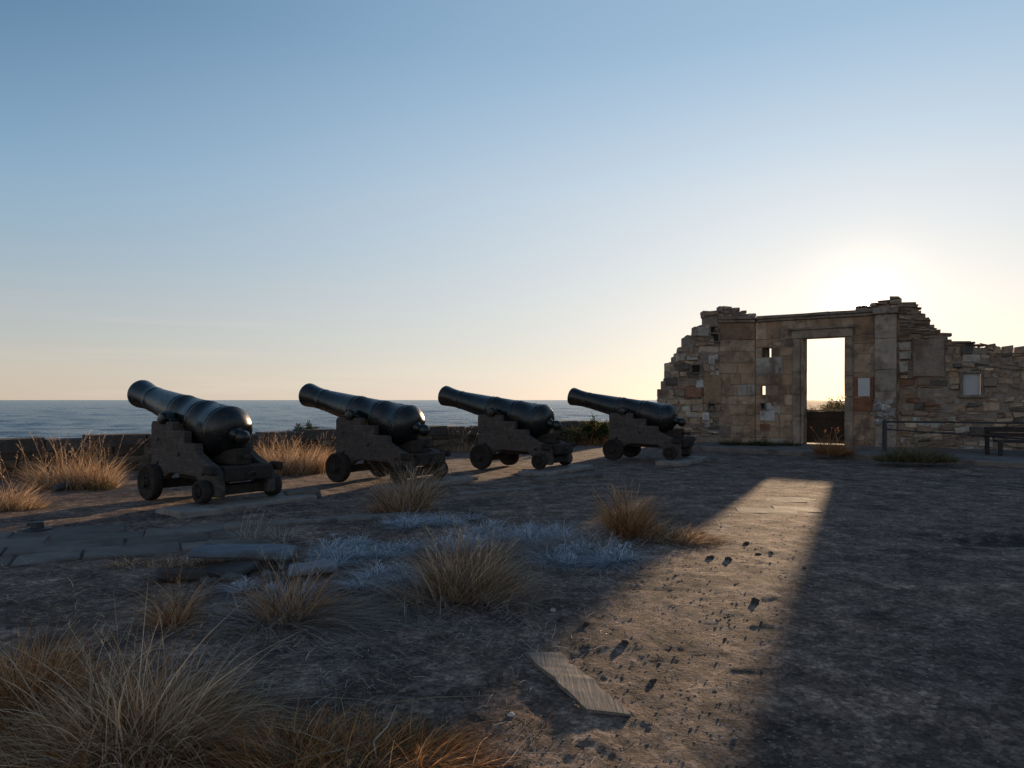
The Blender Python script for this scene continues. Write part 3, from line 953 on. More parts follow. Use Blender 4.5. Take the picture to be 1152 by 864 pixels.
# ------------------------------------------------------------------ cannons
def make_cannon():
    root = empty('cannon', (0, 0, 0))
    el = R(12.0)
    TX, TZ = .50, 1.24
    bm_ = Matrix.Translation((TX, 0, TZ)) @ Matrix.Rotation(-el, 4, 'Y') @ Matrix.Translation((-1.05, 0, 0))
    prof = [(-.17, .12), (-.155, .19), (-.12, .26), (-.06, .318), (-.012, .340), (0, .346), (.012, .354), (.065, .354), (.078, .346), (.085, .339), (.11, .337),
            (.118, .342), (.14, .342), (.148, .334),
            (.60, .303), (.61, .311), (.64, .311), (.65, .300), (.70, .296), (.71, .301), (.73, .301), (.74, .293),
            (1.22, .257), (1.23, .266), (1.28, .266), (1.29, .254), (1.335, .250), (1.345, .255), (1.365, .255), (1.375, .247),
            (2.14, .196), (2.20, .193), (2.21, .198), (2.235, .198), (2.245, .192), (2.34, .192), (2.44, .196), (2.53, .204), (2.61, .215), (2.67, .223), (2.71, .224), (2.74, .206), (2.75, .19), (2.752, .10), (2.70, .085), (2.2, .085), (2.19, .01)]
    prof = [(x, r * 1.05 if r > .11 else r) for x, r in prof]
    b = MB(); b.lathe(prof, bm_, 48)
    brl = b.build('barrel', M['iron'], root, True)
    b = MB()
    kp = [(-.165, .13), (-.19, .095), (-.22, .078), (-.24, .075)]
    kp = kp[:4] + [(-.25, .07)] + [(-.34 + .108 * math.cos(a), max(.005, .108 * math.sin(a))) for a in [R(38), R(60), R(80), R(100), R(125), R(150), R(172)]]
    b.lathe(kp, bm_, 28); b.build('cascabel', M['iron'], brl, True)
    for s in (-1, 1):
        b = MB()
        mt = Matrix.Translation((TX, 0, TZ - .03)) @ Matrix.Rotation(R(90) * s, 4, 'Z')
        b.lathe([(.18, .085), (.49, .085), (.50, .08), (.505, .07)], mt, 24); b.build('trunnion', M['iron'], brl, True)
    # vent patch on the breech
    b = MB(); b.box((.16, -.035, .325), (.30, .035, .346), bm_, .004); b.build('vent_patch', M['iron'], brl)
    # cheeks: stepped side boards
    pts = [(.82, .30), (.86, .42), (.86, 1.12), (.82, 1.165), (.60, 1.165), (.58, 1.13), (.42, 1.13), (.40, 1.165), (.24, 1.165), (.24, 1.03), (-.10, 1.03), (-.10, .86), (-.40, .86), (-.42, .74),
           (-.66, .62), (-.84, .56), (-.98, .46), (-.98, .15), (-.60, .15), (-.55, .28), (-.42, .40), (.25, .42), (.42, .37), (.50, .30)]
    for s in (-1, 1):
        b = MB(); y0, y1 = (.33, .46) if s > 0 else (-.46, -.33)
        b.prism(pts, y0, y1, ch=.012)
        ck = b.build('cheek', M['cheek'], root)
        yo = .46 if s > 0 else -.46
        for bx, bz in ((.66, .9), (.66, .55), (.05, .7), (-.62, .46)):
            b = MB(); b.lathe([(0, .03), (.014, .03), (.02, .022)], Matrix.Translation((bx, yo, bz)) @ Matrix.Rotation(R(90) * s, 4, 'Z'), 10)
            b.build('bolt', M['iron'], ck)
        b = MB()      # iron cap square over the trunnion
        arc = [(TX + .115 * math.cos(a), TZ - .03 + .115 * math.sin(a)) for a in [math.pi * k / 8 for k in range(9)]]
        arc2 = [(TX + .09 * math.cos(a), TZ - .03 + .09 * math.sin(a)) for a in [math.pi * k / 8 for k in range(8, -1, -1)]]
        b.prism([(.70, 1.17), (.70, 1.195)] + arc + [(.29, 1.195), (.29, 1.17)] + arc2, y0 + .01, y1 - .01, ch=.003)
        b.build('cap_square', M['iron'], ck)
    # transoms, bed, quoin
    b = MB(); b.box((.62, -.325, .42), (.76, .325, .86), None, .015); b.build('transom', M['darkwood'], root)
    b = MB(); b.box((-.86, -.325, .33), (.30, .325, .45), None, .015); b.build('bed', M['darkwood'], root)
    b = MB(); b.box((-1.06, -.36, .36), (-.965, .36, .56), None, .015); b.box((-.94, -.30, .455), (-.72, .30, .56), None, .015); b.build('rear_transom', M['darkwood'], root)
    b = MB(); b.prism([(-.88, .565), (-.20, .565), (-.20, .60), (-.62, .76), (-.88, .80)], -.13, .13, ch=.012)
    q = b.build('quoin', M['darkwood'], root)
    b = MB(); b.lathe([(-1.06, .03), (-1.05, .04), (-.98, .03), (-.88, .028)], Matrix.Translation((0, 0, .68)), 12); b.build('quoin_handle', M['darkwood'], q, True)
    for s in (-1, 1):
        b = MB(); b.box((-1.02, s * .52 - .05 , .46), (-.80, s * .52 + .05, .58), None, .02); b.build('step_block', M['darkwood'], root)
    # axles
    b = MB(); b.box((.60, -.46, .16), (.80, .46, .295), None, .015); b.lathe([(-.67, .05), (.67, .05)], Matrix.Translation((.70, 0, .24)) @ Matrix.Rotation(R(90), 4, 'Z'), 14)
    b.build('axle', M['darkwood'], root)
    b = MB(); b.box((-.88, -.50, .16), (-.66, .50, .295), None, .015); b.lathe([(-.67, .045), (.67, .045)], Matrix.Translation((-.76, 0, .225)) @ Matrix.Rotation(R(90), 4, 'Z'), 14)
    b.build('axle', M['darkwood'], root)
    # wheels
    for x, r, z in ((.70, .268, .262), (-.76, .158, .225)):
        for s in (-1, 1):
            mt = Matrix.Translation((x, s * .55, z)) @ Matrix.Rotation(R(90) * s, 4, 'Z')
            b = MB()
            b.lathe([(-.075, .06), (-.075, r - .03), (-.068, r - .008), (-.055, r), (.055, r), (.068, r - .008), (.075, r - .028), (.066, r - .05), (.05, r - .06), (.05, .06)], mt, 36)
            wl = b.build('wheel', M['darkwood'], root, True)
            b = MB(); b.lathe([(.045, .075), (.07, .075), (.076, .068), (.08, .05), (.10, .046), (.105, .04)], mt, 20); b.build('hub', M['darkwood'], wl, True)
            b = MB(); b.box((-.012, -.012, -.085), (.012, .012, .085), mt @ Matrix.Translation((.09, 0, 0)), .003); b.build('linchpin', M['iron'], wl)
    # breeching ring at the rear
    b = MB()
    b.tube([(-1.075 - .03 * math.sin(a) , .06 * math.cos(a), .42 + .06 * math.sin(a)) for a in [2 * math.pi * k / 16 for k in range(17)]], .011, 6)
    b.build('ring_bolt', M['iron'], root, True)
    return root


can = make_cannon()
spots = [((-4.50, 11.02), 38, 'black iron cannon on stepped carriage, nearest to the camera beside the flagstone path'),
         ((-2.26, 13.46), 33.5, 'black iron cannon on stepped carriage with a dry grass tuft before its rear wheels'),
         ((.22, 16.05), 33, 'black iron cannon between the tuft fronted gun and the one beside the ruin'),
         ((3.40, 18.45), 32, 'black iron cannon standing closest to the ruined wall, smallest in the row')]
CANNONS = []
for i, ((x, y), th, lab) in enumerate(spots):
    o = can if i == 0 else copy_tree(can)
    o.location = (x, y, hz(x, y) * .3 + .015)
    o.rotation_euler = (0, 0, R(180 - th))
    tag(o, lab, 'cannon', 'four cannons in a row facing the sea')
    CANNONS.append((Vector((x, y, 0)), R(180 - th)))

# stone slabs and blocks under and beside the carriages
def stone_block(name, label, cat, loc, size, rz=0, col=(.2, .18, .16), tilt=(0, 0), mat='slab', group=None, jit=.02, ch=.02, seed=0):
    """quarried slab: chamfered, edges knocked about"""
    random.seed(900 + seed); jit = min(jit, size[2] * .2)
    bm = bmesh.new()
    bmesh.ops.create_cube(bm, size=1.0)
    for v in bm.verts: v.co = Vector((v.co.x * size[0], v.co.y * size[1], (v.co.z + .5) * size[2]))
    bmesh.ops.bevel(bm, geom=list(bm.edges), offset=min(ch, size[2] * .3), segments=1, affect='EDGES')
    bmesh.ops.subdivide_edges(bm, edges=[e for e in bm.edges if e.calc_length() > .12], cuts=4, use_grid_fill=True)
    for v in bm.verts:
        p = v.co * 3.1 + Vector((seed * 3.7, seed, 0))
        v.co += Vector((mnoise.noise(p), mnoise.noise(p + Vector((9, 0, 0))), mnoise.noise(p + Vector((0, 9, 0))) * .5)) * jit * 1.6
        p = v.co * 11 + Vector((seed, 2, 5))
        v.co += Vector((mnoise.noise(p), mnoise.noise(p + Vector((3, 0, 0))), mnoise.noise(p + Vector((0, 5, 0))) * .6)) * jit * .6
    bm.verts.index_update()
    b = MB(); b.add([v.co.copy() for v in bm.verts], [[v.index for v in f.verts] for f in bm.faces], col); bm.free()
    o = b.build(name, M[mat]); o.location = loc; o.rotation_euler = (tilt[0], tilt[1], rz)
    tag(o, label, cat, group)
    return o


names = ['nearest', 'second nearest', 'third', 'farthest']
desc = ['under the rear wheels of the nearest cannon', 'under the rear wheels of the cannon behind the dry tuft', 'under the rear wheels of the cannon in the middle distance', 'under the rear wheels of the cannon beside the ruin']
for i, (p, rz) in enumerate(CANNONS):
    f = Vector((math.cos(rz), math.sin(rz), 0)); l = Vector((-math.sin(rz), math.cos(rz), 0))
    q = p + f * -.90 + l * .05
    stone_block('stone_slab', 'long low stone slab ' + desc[i], 'stone slab', (q.x, q.y, -.055), (.66, 2.1, .13), rz + R(random.uniform(-2, 2)), mulc((.24, .21, .185), 1.0), group='stone slabs under the cannons', seed=i)
SL = [  # px, py of the base centre, size, turn, label
    (340, 560, (.5, .36, .20), .5, 'square stone block lying right behind the nearest cannon'),
    (318, 590, (1.3, .22, .07), .42, 'narrow kerb strip lying in front of the nearest cannon'),
    (415, 583, (1.1, .3, .06), .4, 'thin slab edge sunk in dirt left of the dry tuft'),
    (640, 538, (1.5, .35, .10), .62, 'long slab lying before the cannon in the middle distance'),
    (612, 531, (.8, .5, .12), .5, 'thick block beside the small wheel of the middle distance cannon'),
    (775, 518, (1.9, .5, .09), .2, 'low slab stretching from the farthest cannon towards the ruin'),
    (835, 507, (1.5, .5, .10), -.1, 'flat slab on the ground before the left end of the ruin'),
    (510, 540, (.9, .4, .09), .6, 'flat stone behind the second cannon'),
    (565, 553, (1.6, .2, .06), .5, 'long thin kerb stone out in the dirt before the third gun'),
]
for i, (px, py, sz, rz, lab) in enumerate(SL):
    p = G(px, py); stone_block('stone_slab', lab, 'stone slab', (p.x, p.y, hz(p.x, p.y) - sz[2] * .5), sz, rz, mulc((.17, .148, .13), random.uniform(.8, 1.1)), seed=20 + i, jit=.025)

# broken slabs beside the path
p = G(275, 634); stone_block('broken_slab', 'big flat bluish slab propped on rubble at the path edge', 'stone slab', (p.x, p.y, hz(p.x, p.y) + .08), (.86, .5, .06), .12, (.13, .155, .18), (R(-2), R(3)), seed=40, jit=.018)
p = G(352, 646); stone_block('broken_slab', 'small pale slab half buried between the frosted plants', 'stone slab', (p.x, p.y, hz(p.x, p.y) + .03), (.40, .30, .045), .3, (.20, .22, .24), (R(2), R(-3)), seed=41, jit=.02)
p = G(255, 645); stone_block('broken_slab', 'dark tilted slab fragment below the big bluish slab', 'stone slab', (p.x, p.y, hz(p.x, p.y) + .0), (.5, .3, .06), -.3, (.07, .065, .062), (R(8), R(-5)), seed=42, jit=.025)
p = G(205, 652); stone_block('broken_slab', 'dark stone wedge at the left end of the broken heap', 'stone slab', (p.x, p.y, hz(p.x, p.y) - .01), (.34, .26, .09), .6, (.06, .055, .052), (R(-6), R(7)), seed=43, jit=.03)


def rock_mesh(mb, c, r, col, seed, flat=.7, sub=1):
    bm = bmesh.new(); bmesh.ops.create_icosphere(bm, subdivisions=sub, radius=1)
    sx, sy = random.uniform(.75, 1.3), random.uniform(.75, 1.3)
    bm.verts.index_update()
    vs = []
    for v in bm.verts:
        k = 1 + .55 * mnoise.noise(v.co * 1.3 + Vector((seed * 1.7, seed * .3, 0))) + .25 * mnoise.noise(v.co * 3.3 + Vector((0, seed, 0)))
        vs.append(Vector((v.co.x * sx * k * r, v.co.y * sy * k * r, v.co.z * flat * k * r)) + Vector(c))
    mb.add(vs, [[v.index for v in f.verts] for f in bm.faces], col); bm.free()


def rock(name, label, cat, px, py, r, col, seed, group=None, flat=.7, mat='stone'):
    p = G(px, py); b = MB(); rock_mesh(b, (0, 0, 0), r, col, seed, flat, 2)
    o = b.build(name, M[mat], None, False); o.location = (p.x, p.y, hz(p.x, p.y) + r * flat * .35)
    return tag(o, label, cat, group)


for i, (px, py, r) in enumerate([(283, 640, .10), (300, 648, .07), (262, 652, .08), (318, 640, .06), (232, 655, .06), (290, 655, .05), (338, 655, .05), (246, 664, .05)]):
    rock('broken_stone', 'small broken stone in the heap around the big bluish slab', 'stone', px, py, r, mulc((.12, .115, .11), random.uniform(.5, 1.2)), 60 + i, 'broken stones by the bluish slab', .5)
CL = [(631, 698, .045), (722, 640, .045), (703, 614, .055), (663, 627, .03), (660, 702, .04), (704, 722, .05), (840, 612, .05), (853, 624, .045), (868, 622, .04), (820, 630, .05),
      (800, 628, .05), (790, 600, .06), (770, 603, .05), (760, 648, .035), (850, 676, .05), (735, 765, .035), (816, 718, .03), (905, 640, .035)]
for i, (px, py, r) in enumerate(CL):
    rock('earth_clod', 'dark clod of earth lying on the sunlit dirt', 'clod', px, py, r * random.uniform(.3, .62), mulc((.075, .058, .048), random.uniform(.7, 1.2)), 100 + i, 'dark clods of earth scattered in the sunbeam', .6)
rock('pebble', 'tiny white pebble left of the plank', 'pebble', 575, 803, .016, (.55, .53, .5), 200)
rock('pebble', 'pale pebble at the shadow edge above the plank', 'pebble', 622, 687, .022, (.35, .32, .3), 201)
rock('red_stone', 'small upright reddish stone on the parapet behind the second cannon', 'stone', 346, 530, .05, (.2, .1, .07), 203).location = (-5.55, 18.35, .72)

# plank
def build_plank():
    a, c = G(591, 737), G(660, 800); d_, e_ = G(629, 735), G(710, 804)
    b = MB()
    n = 14
    vs, fs = [], []
    hmax = sum(hz(P.x, P.y) + .022 * max(0, 6.5 - P.y) ** 1.25 for P in (a, c, d_, e_, a.lerp(e_, .5), c.lerp(d_, .5))) / 6 + .004
    for k in range(n + 1):
        t = k / n
        L = a.lerp(c, t); Rr = d_.lerp(e_, t)
        j = .02 * mnoise.noise((t * 7, 0, 0)); L = L + Vector((.016 * mnoise.noise((t * 19, 3, 0)), 0, 0)); Rr = Rr + Vector((.02 * mnoise.noise((t * 17, 8, 0)), 0, 0))
        ym = (L.y + Rr.y) / 2; z = hmax - .012 - .022 * max(0, 6.5 - ym) ** 1.25 + .004 * math.sin(t * 3.1)
        for (P, zz) in ((L, 0), (L, .024), (Rr, .024), (Rr, 0)):
            vs.append(Vector((P.x + j, P.y, z + zz + (.006 if P is L else 0) +   .0025 * mnoise.noise((t * 9, zz * 40, 1 if P is L else 4)))))
    for k in range(n):
        for q in range(4):
            fs.append((k * 4 + q, k * 4 + (q + 1) % 4, k * 4 + 4 + (q + 1) % 4, k * 4 + 4 + q))
    fs.append((0, 1, 2, 3)); fs.append((n * 4 + 3, n * 4 + 2, n * 4 + 1, n * 4))
    o = a.lerp(e_, .5); o.z = .012
    b.add([v - o for v in vs], fs)
    ob = b.build('plank', M['plank']); ob.location = o; fix_normals(ob)
    tag(ob, 'pale weathered plank lying on the dirt in the sunbeam', 'plank')


build_plank()

# flat stone paving lit by the beam
pv = G(888, 570)
for i, (px, py, sx, sy) in enumerate([(862, 575, .8, .5), (896, 573, .62, .55), (876, 562, .75, .55), (905, 562, .6, .5)]):
    p = G(px, py); stone_block('flagstone', ['pale flat flagstone in the sunbeam, near left of four', 'pale flat flagstone in the sunbeam, near right of four', 'pale flat flagstone in the sunbeam, far left of four', 'pale flat flagstone in the sunbeam, far right of four'][i], 'flagstone', (p.x, p.y, hz(p.x, p.y) - .046), (sx, sy, .05), -.25 + .03 * i, mulc((.225, .185, .15), random.uniform(.9, 1.1)), seed=70 + i, jit=.010, group='four flagstones in the sunbeam')

# fallen dark log and iron fitting at left
b = MB(); p = G(62, 553); q = G(101, 546); b.tube([(0, 0, 0), ((q - p) * .5 + Vector((0, 0, .01))), (q - p)], [.055, .06, .065], 14)
o = b.build('pipe', M['metal'], None, True); o.location = (p.x, p.y, hz(p.x, p.y) + .06); o.data.color_attributes['Col'].data.foreach_set('color', [.06, .065, .075, 1] * len(o.data.vertices))
tag(o, 'short dark pipe lying before the dry grass left of the nearest cannon', 'pipe')
p = G(42, 598)
b = MB(); b.lathe([(0, .15), (.02, .15), (.03, .13), (.035, .07), (.09, .065), (.10, .05)], Matrix.Rotation(R(-90), 4, 'Y'), 20, (.03, .028, .026)); b.box((-.11, -.03, .05), (.02, .03, .09), None, .008, (.03, .028, .026))
o = b.build('iron_fitting', M['metal']); o.location = (p.x, p.y, hz(p.x, p.y) + .015); tag(o, 'small dark iron fitting set in the flagstone path', 'fitting')


# ------------------------------------------------------------------ railing and bench
def build_railing():
    p0 = Vector((9.95, 19.75, .12)); p1 = Vector((14.9, 18.4, .12)); dv = (p1 - p0)
    root = empty('railing', p0); tag(root, 'thin black railing with sagging lower rail by the low wall', 'railing')
    blk = (.03, .03, .032)
    for t in (0, 1.0):
        b = MB(); q = dv * t
        b.box((q.x - .045, q.y - .045, 0), (q.x + .045, q.y + .045, .84), None, .01, blk); b.build('post', M['metal'], root)
    b = MB(); b.tube([(0, 0, .80), dv * .5 + Vector((0, 0, .795)), dv + Vector((0, 0, .79))], .026, 10, blk); b.build('top_rail', M['metal'], root, True)
    b = MB(); b.tube([dv * t + Vector((0, 0, .60 - .34 * t + .0 * t * t)) for t in [k / 10 for k in range(11)]], .02, 8, blk); b.build('lower_rail', M['metal'], root, True)


build_railing()


def build_bench():
    root = empty('bench', (12.55, 18.55, .12), math.atan2(-.32, .95)); tag(root, 'dark wooden bench at the right edge before the low wall', 'bench')
    c = (.04, .035, .03)
    b = MB(); b.box((-.62, -.06, .58), (1.1, .0, .70), None, .01); b.box((-.62, -.06, .46), (1.1, -.01, .55), None, .01); b.build('backrest', M['bench'], root)
    b = MB(); b.box((-.45, -.50, .33), (1.1, -.09, .385), None, .01); b.build('seat', M['bench'], root)
    for x in (-.58, .95):
        b = MB(); b.box((x, -.075, 0), (x + .09, .015, .66), Matrix.Translation((0, .08, 0)), .01); b.build('rear_leg', M['bench'], root)
        b = MB(); b.box((x + .16, -.48, 0), (x + .25, -.40, .325), None, .01); b.build('front_leg', M['bench'], root)


build_bench()


# ------------------------------------------------------------------ grass and shrubs
def blades(mb, c, rad, n, hgt_, spread, lean=(0, 0), width=.006, droop=.6, seg=4, hvar=.45, ell=1.0, curl=.25, zf=None, tone=(.0, 1.0), flat=0.0):
    """n curved tapering blades rising from a disc of radius rad"""
    cx, cy = c
    for i in range(n):
        a = random.uniform(0, 2 * math.pi); rr = rad * math.sqrt(random.random())
        bx, by = cx + rr * math.cos(a), cy + rr * math.sin(a) * ell
        bz = (hz(bx, by) if zf is None else zf) - .012
        L = hgt_ * (1.12 - hvar * 1.35 * random.random() ** 1.1) * (1 - .25 * (rr / max(rad, 1e-4)) ** 2)
        out = a + random.gauss(0, .6)
        sp = spread * (.25 + .75 * rr / max(rad, 1e-4)) * random.uniform(.5, 1.4)
        dx = math.cos(out) * sp + lean[0] + random.gauss(0, .20); dy = math.sin(out) * sp + lean[1] + random.gauss(0, .20)
        dirv = Vector((dx, dy, max(.06, 1 - flat))).normalized()
        hd = Vector((dx, dy, 0)); hd = hd.normalized() if hd.length > 1e-4 else Vector((1, 0, 0))
        side = Vector((random.gauss(0, 1), random.gauss(0, 1), 0)).normalized()
        dr = droop * random.uniform(.15, 1.7); cu = random.gauss(0, curl)
        w0 = width * random.uniform(.5, 1.5)
        tn = random.uniform(*tone)
        vs = []
        lat = Vector((-hd.y, hd.x, 0))
        fs = []
        gz = bz
        for k in range(seg + 1):
            t = k / seg
            p = Vector((bx, by, bz)) + dirv * L * t + hd * (L * dr * .45 * t * t) - Vector((0, 0, L * dr * .5 * t ** 2.4)) + lat * L * cu * t * t
            if p.z < gz + .004: p.z = gz + .004 + .012 * random.random()
            ww = w0 * (1 - t) ** .7 * .5
            if k == seg: vs.append(p)
            else: vs += [p - side * ww, p + side * ww]
        for k in range(seg - 1): fs.append((k * 2, k * 2 + 1, k * 2 + 3, k * 2 + 2))
        fs.append(((seg - 1) * 2, (seg - 1) * 2 + 1, seg * 2))
        n0 = len(mb.v); mb.v.extend([tuple(v) for v in vs]); mb.f.extend([tuple(q + n0 for q in f) for f in fs]); mb.c.extend([(tn, tn, tn)] * len(vs))


def seedheads(mb, c, rad, n, hgt_, lean=(0, 0), zf=None, width=.004):
    """tall thin stalks with a feathery head"""
    for i in range(n):
        a = random.uniform(0, 2 * math.pi); rr = rad * math.sqrt(random.random())
        bx, by = c[0] + rr * math.cos(a), c[1] + rr * math.sin(a)
        bz = (hz(bx, by) if zf is None else zf)
        L = hgt_ * random.uniform(.65, 1.1)
        dv = Vector((lean[0] + random.gauss(0, .22), lean[1] + random.gauss(0, .22), 1)).normalized()
        bend = Vector((random.gauss(0, .2), random.gauss(0, .2), -.08)) * L
        pts = [Vector((bx, by, bz)) + dv * L * t + bend * t * t for t in [k / 5 for k in range(6)]]
        tn = random.uniform(.45, 1)
        mb.tube(pts, [width * .5 * (1 - .6 * k / 5) for k in range(6)], 3, (tn, tn, tn))
        for k in range(16):
            t = random.uniform(.72, 1.0); p = Vector((bx, by, bz)) + dv * L * t + bend * t * t
            q = p + Vector((random.gauss(0, .018), random.gauss(0, .018), random.uniform(.005, .04)))
            s = Vector((random.gauss(0, 1), random.gauss(0, 1), 0)).normalized() * width * .5
            n0 = len(mb.v); mb.v.extend([tuple(p - s), tuple(p + s), tuple(q)]); mb.f.append((n0, n0 + 1, n0 + 2)); mb.c.extend([(tn, tn, tn)] * 3)


def tuft(name, label, cat, px, py, specs, mat, group=None, heads=None, second=None, zf=None):
    """one plant: every spec is (dx, dy, radius, count, height, spread, lean, width, droop)"""
    p = G(px, py)
    root_z = hz(p.x, p.y) if zf is None else zf
    mb = MB()
    for s in specs:
        blades(mb, (p.x + s[0], p.y + s[1]), s[2], s[3], s[4], s[5], s[6], s[7], s[8], seg=s[9] if len(s) > 9 else 4, zf=zf, flat=s[10] if len(s) > 10 else 0)
    if heads: seedheads(mb, (p.x, p.y), heads[0], heads[1], heads[2], heads[3] if len(heads) > 3 else (0, 0), zf=zf, width=heads[4] if len(heads) > 4 else .005)
    mb.v = [(x - p.x, y - p.y, z - root_z) for x, y, z in mb.v]
    o = mb.build(name, M[mat]); o.location = (p.x, p.y, root_z)
    tag(o, label, cat, group)
    if second:
        m2 = MB(); s2, mt2, nm2 = second
        for s in s2: blades(m2, (p.x + s[0], p.y + s[1]), s[2], s[3], s[4], s[5], s[6], s[7], s[8], seg=s[9] if len(s) > 9 else 4, zf=zf, flat=s[10] if len(s) > 10 else 0)
        m2.v = [(x - p.x, y - p.y, z - root_z) for x, y, z in m2.v]
        m2.build(nm2, M[mt2], o)
    return o


random.seed(31)
GG = 'dry grass tufts round the yard'
# behind the guns, by the parapet
tuft('grass_tuft', 'orange dry grass tuft at the left picture edge near the parapet', 'grass', 2, 574, [(-.1, .1, .34, 900, .62, .7, (.1, 0), .006, .8), (.25, .15, .2, 300, .35, .8, (.2, 0), .006, .7)], 'dry', GG, (.25, 12, .9))
tuft('grass_tuft', 'wide golden grass tuft with tall seed stalks left of the nearest cannon', 'grass', 78, 550, [(-.25, .1, .42, 975, 0.744, .6, (-.15, 0), 0.0066, 0.64), (.2, .2, .35, 675, 0.864, .5, (0, 0), 0.0066, 0.56), (.5, .1, .25, 300, 0.600, .6, (.1, 0), 0.0066, 0.56)], 'dry', GG, (.6, 60, 1.05),
     ([(.55, -.05, .22, 225, 0.336, .7, (0, 0), 0.0099, 0.40)], 'olive', 'green_shoots'))
tuft('grass_tuft', 'large golden grass tuft filling the gap between the first two cannons', 'grass', 322, 532, [(0, .1, .75, 1819, 0.828, .45, (.05, 0), 0.0077, 0.48), (.5, .2, .4, 630, 0.690, .5, (.2, 0), 0.0077, 0.56), (-.6, .1, .4, 630, 0.690, .5, (-.1, 0), 0.0077, 0.56)], 'dry', GG, (.9, 70, .95))
tuft('grass_tuft', 'small pale grass wisps at the parapet foot right of the second cannon', 'grass', 516, 508, [(0, 0, .5, 400, .4, .5, (0, 0), .008, .6)], 'dry', GG, (.4, 14, 1.0, (0, 0), .008))
tuft('grass_tuft', 'low sunlit grass line at the parapet foot left of the third cannon', 'grass', 536, 507, [(0, 0, .35, 400, .35, .5, (0, 0), .008, .6), (.5, 0, .3, 300, .3, .5, (0, 0), .008, .6)], 'dry', GG)
tuft('grass_tuft', 'orange grass clump behind the farthest cannon', 'grass', 668, 500, [(0, 0, .6, 900, .6, .6, (.05, 0), .009, .6), (.5, .1, .4, 500, .5, .6, (.05, 0), .009, .6)], 'rust', GG, (.5, 16, .85, (0, 0), .009))
# in front of gun two
tuft('grass_tuft', 'brown tuft standing before the rear wheels of the second cannon', 'grass', 458, 575, [(0, 0, .26, 786, 1.018, .7, (0, 0), 0.0060, 0.56), (0, 0, .3, 302, 0.587, 1.2, (0, 0), 0.0060, 0.70)], 'dry', GG, (.2, 22, .62), ([(-.25, 0, .25, 181, 0.392, .9, (-.3, 0), 0.0060, 0.49)], 'rust', 'russet_base'))
# centre
tuft('grass_tuft', 'tall grey brown tuft in the middle of the yard among the frosted stems', 'grass', 518, 672, [(0, .1, .22, 935, 0.750, .62, (.12, 0), 0.0049, 0.72, 5), (.2, 0, .22, 385, 0.540, .9, (.5, -.1), 0.0049, 0.85, 5), (-.15, -.05, .25, 275, 0.450, 1.2, (-.4, -.2), 0.0049, 0.77, 5)], 'dry', GG, (.18, 40, .62, (0, 0), .004),
     ([(-.3, 0, .28, 275, 0.510, 1.2, (-.5, -.2), 0.0054, 0.77, 5), (.3, -.02, .28, 275, 0.450, 1.0, (.6, 0), 0.0054, 0.85, 5)], 'grey', 'grey_skirt'))
tuft('grass_tuft', 'upright russet tuft catching the sun with straw spilling into the beam', 'grass', 703, 604, [(0, 0, .17, 840, 0.648, .42, (0, 0), 0.0066, 0.48), (.12, 0, .18, 300, 0.540, .7, (.3, 0), 0.0066, 0.72)], 'rust', GG, (.1, 26, .62, (0, 0), .005),
     ([(.38, -.08, .34, 660, 0.351, 1.1, (.5, 0), 0.0077, 0.88, 4, .3), (.68, -.2, .28, 480, 0.270, 1.1, (.5, -.1), 0.0077, 0.88, 4, .35)], 'dry', 'spilling_straw'))
tuft('grass_tuft', 'low fallen tuft of grey straw with orange stalks at the heap of slabs', 'grass', 322, 696, [(.05, .05, .30, 520, .62, .5, (1.3, -.12), .006, .8, 6, .5), (.3, .0, .28, 420, .56, .5, (1.2, -.2), .006, .9, 6, .6), (-.2, 0, .3, 300, .42, 1.2, (-.7, -.2), .006, 1.0, 5, .4), (0, .1, .2, 160, .5, .9, (.1, 0), .006, .6, 5)], 'grey', GG, (.2, 16, .62, (.1, 0), .004),
     ([(.02, .05, .18, 260, .52, .8, (.1, 0), .006, .5, 5), (.1, .05, .25, 200, .5, .6, (1.0, -.1), .006, .9, 6, .4)], 'rust', 'orange_stalks'))
tuft('grass_tuft', 'thin orange stalk cluster between the fallen straw and the foreground tuft', 'grass', 197, 700, [(0, 0, .10, 160, 0.532, .8, (0, 0), 0.0042, 0.70, 5), (0, 0, .16, 260, 0.224, 1.2, (0, 0), 0.0039, 0.90, 4)], 'rust', GG, (.05, 5, .5, (-.1, 0), .0035))
tuft('grass_tuft', 'grey lying straw in the middle of the widest frosted mound', 'grass', 575, 622, [(0, 0, .4, 700, .40, 1.2, (.3, -.3), .006, 1.0, 5, .5), (.3, .1, .3, 400, .36, 1.2, (-.5, -.2), .006, 1.0, 5, .5)], 'grey', GG)
tuft('grass_tuft', 'tangled grey straw fan between the frosted mounds and the russet tuft', 'grass', 645, 618, [(0, 0, .35, 700, .42, 1.2, (.2, -.5), .006, 1.0, 5, .5), (.2, .2, .3, 300, .34, 1.0, (-.3, -.2), .006, 1.0, 5, .4)], 'grey', GG)
tuft('grass_tuft', 'small grey wisps standing just behind the big bluish slab', 'grass', 283, 607, [(0, 0, .16, 160, .30, .8, (0, 0), .006, .6), (.3, .05, .14, 110, .24, .8, (0, 0), .006, .6)], 'grey', GG, (.15, 8, .34, (0, 0), .004))
tuft('grass_tuft', 'low golden strip of dead grass along the near edge of the flagstone path', 'grass', 190, 636, [(-.35, -.02, .18, 260, .12, 1.2, (0, 0), .006, .8), (0, .02, .2, 320, .12, 1.2, (0, 0), .006, .8), (.3, .05, .2, 300, .13, 1.2, (.1, 0), .006, .8)], 'dry', GG)
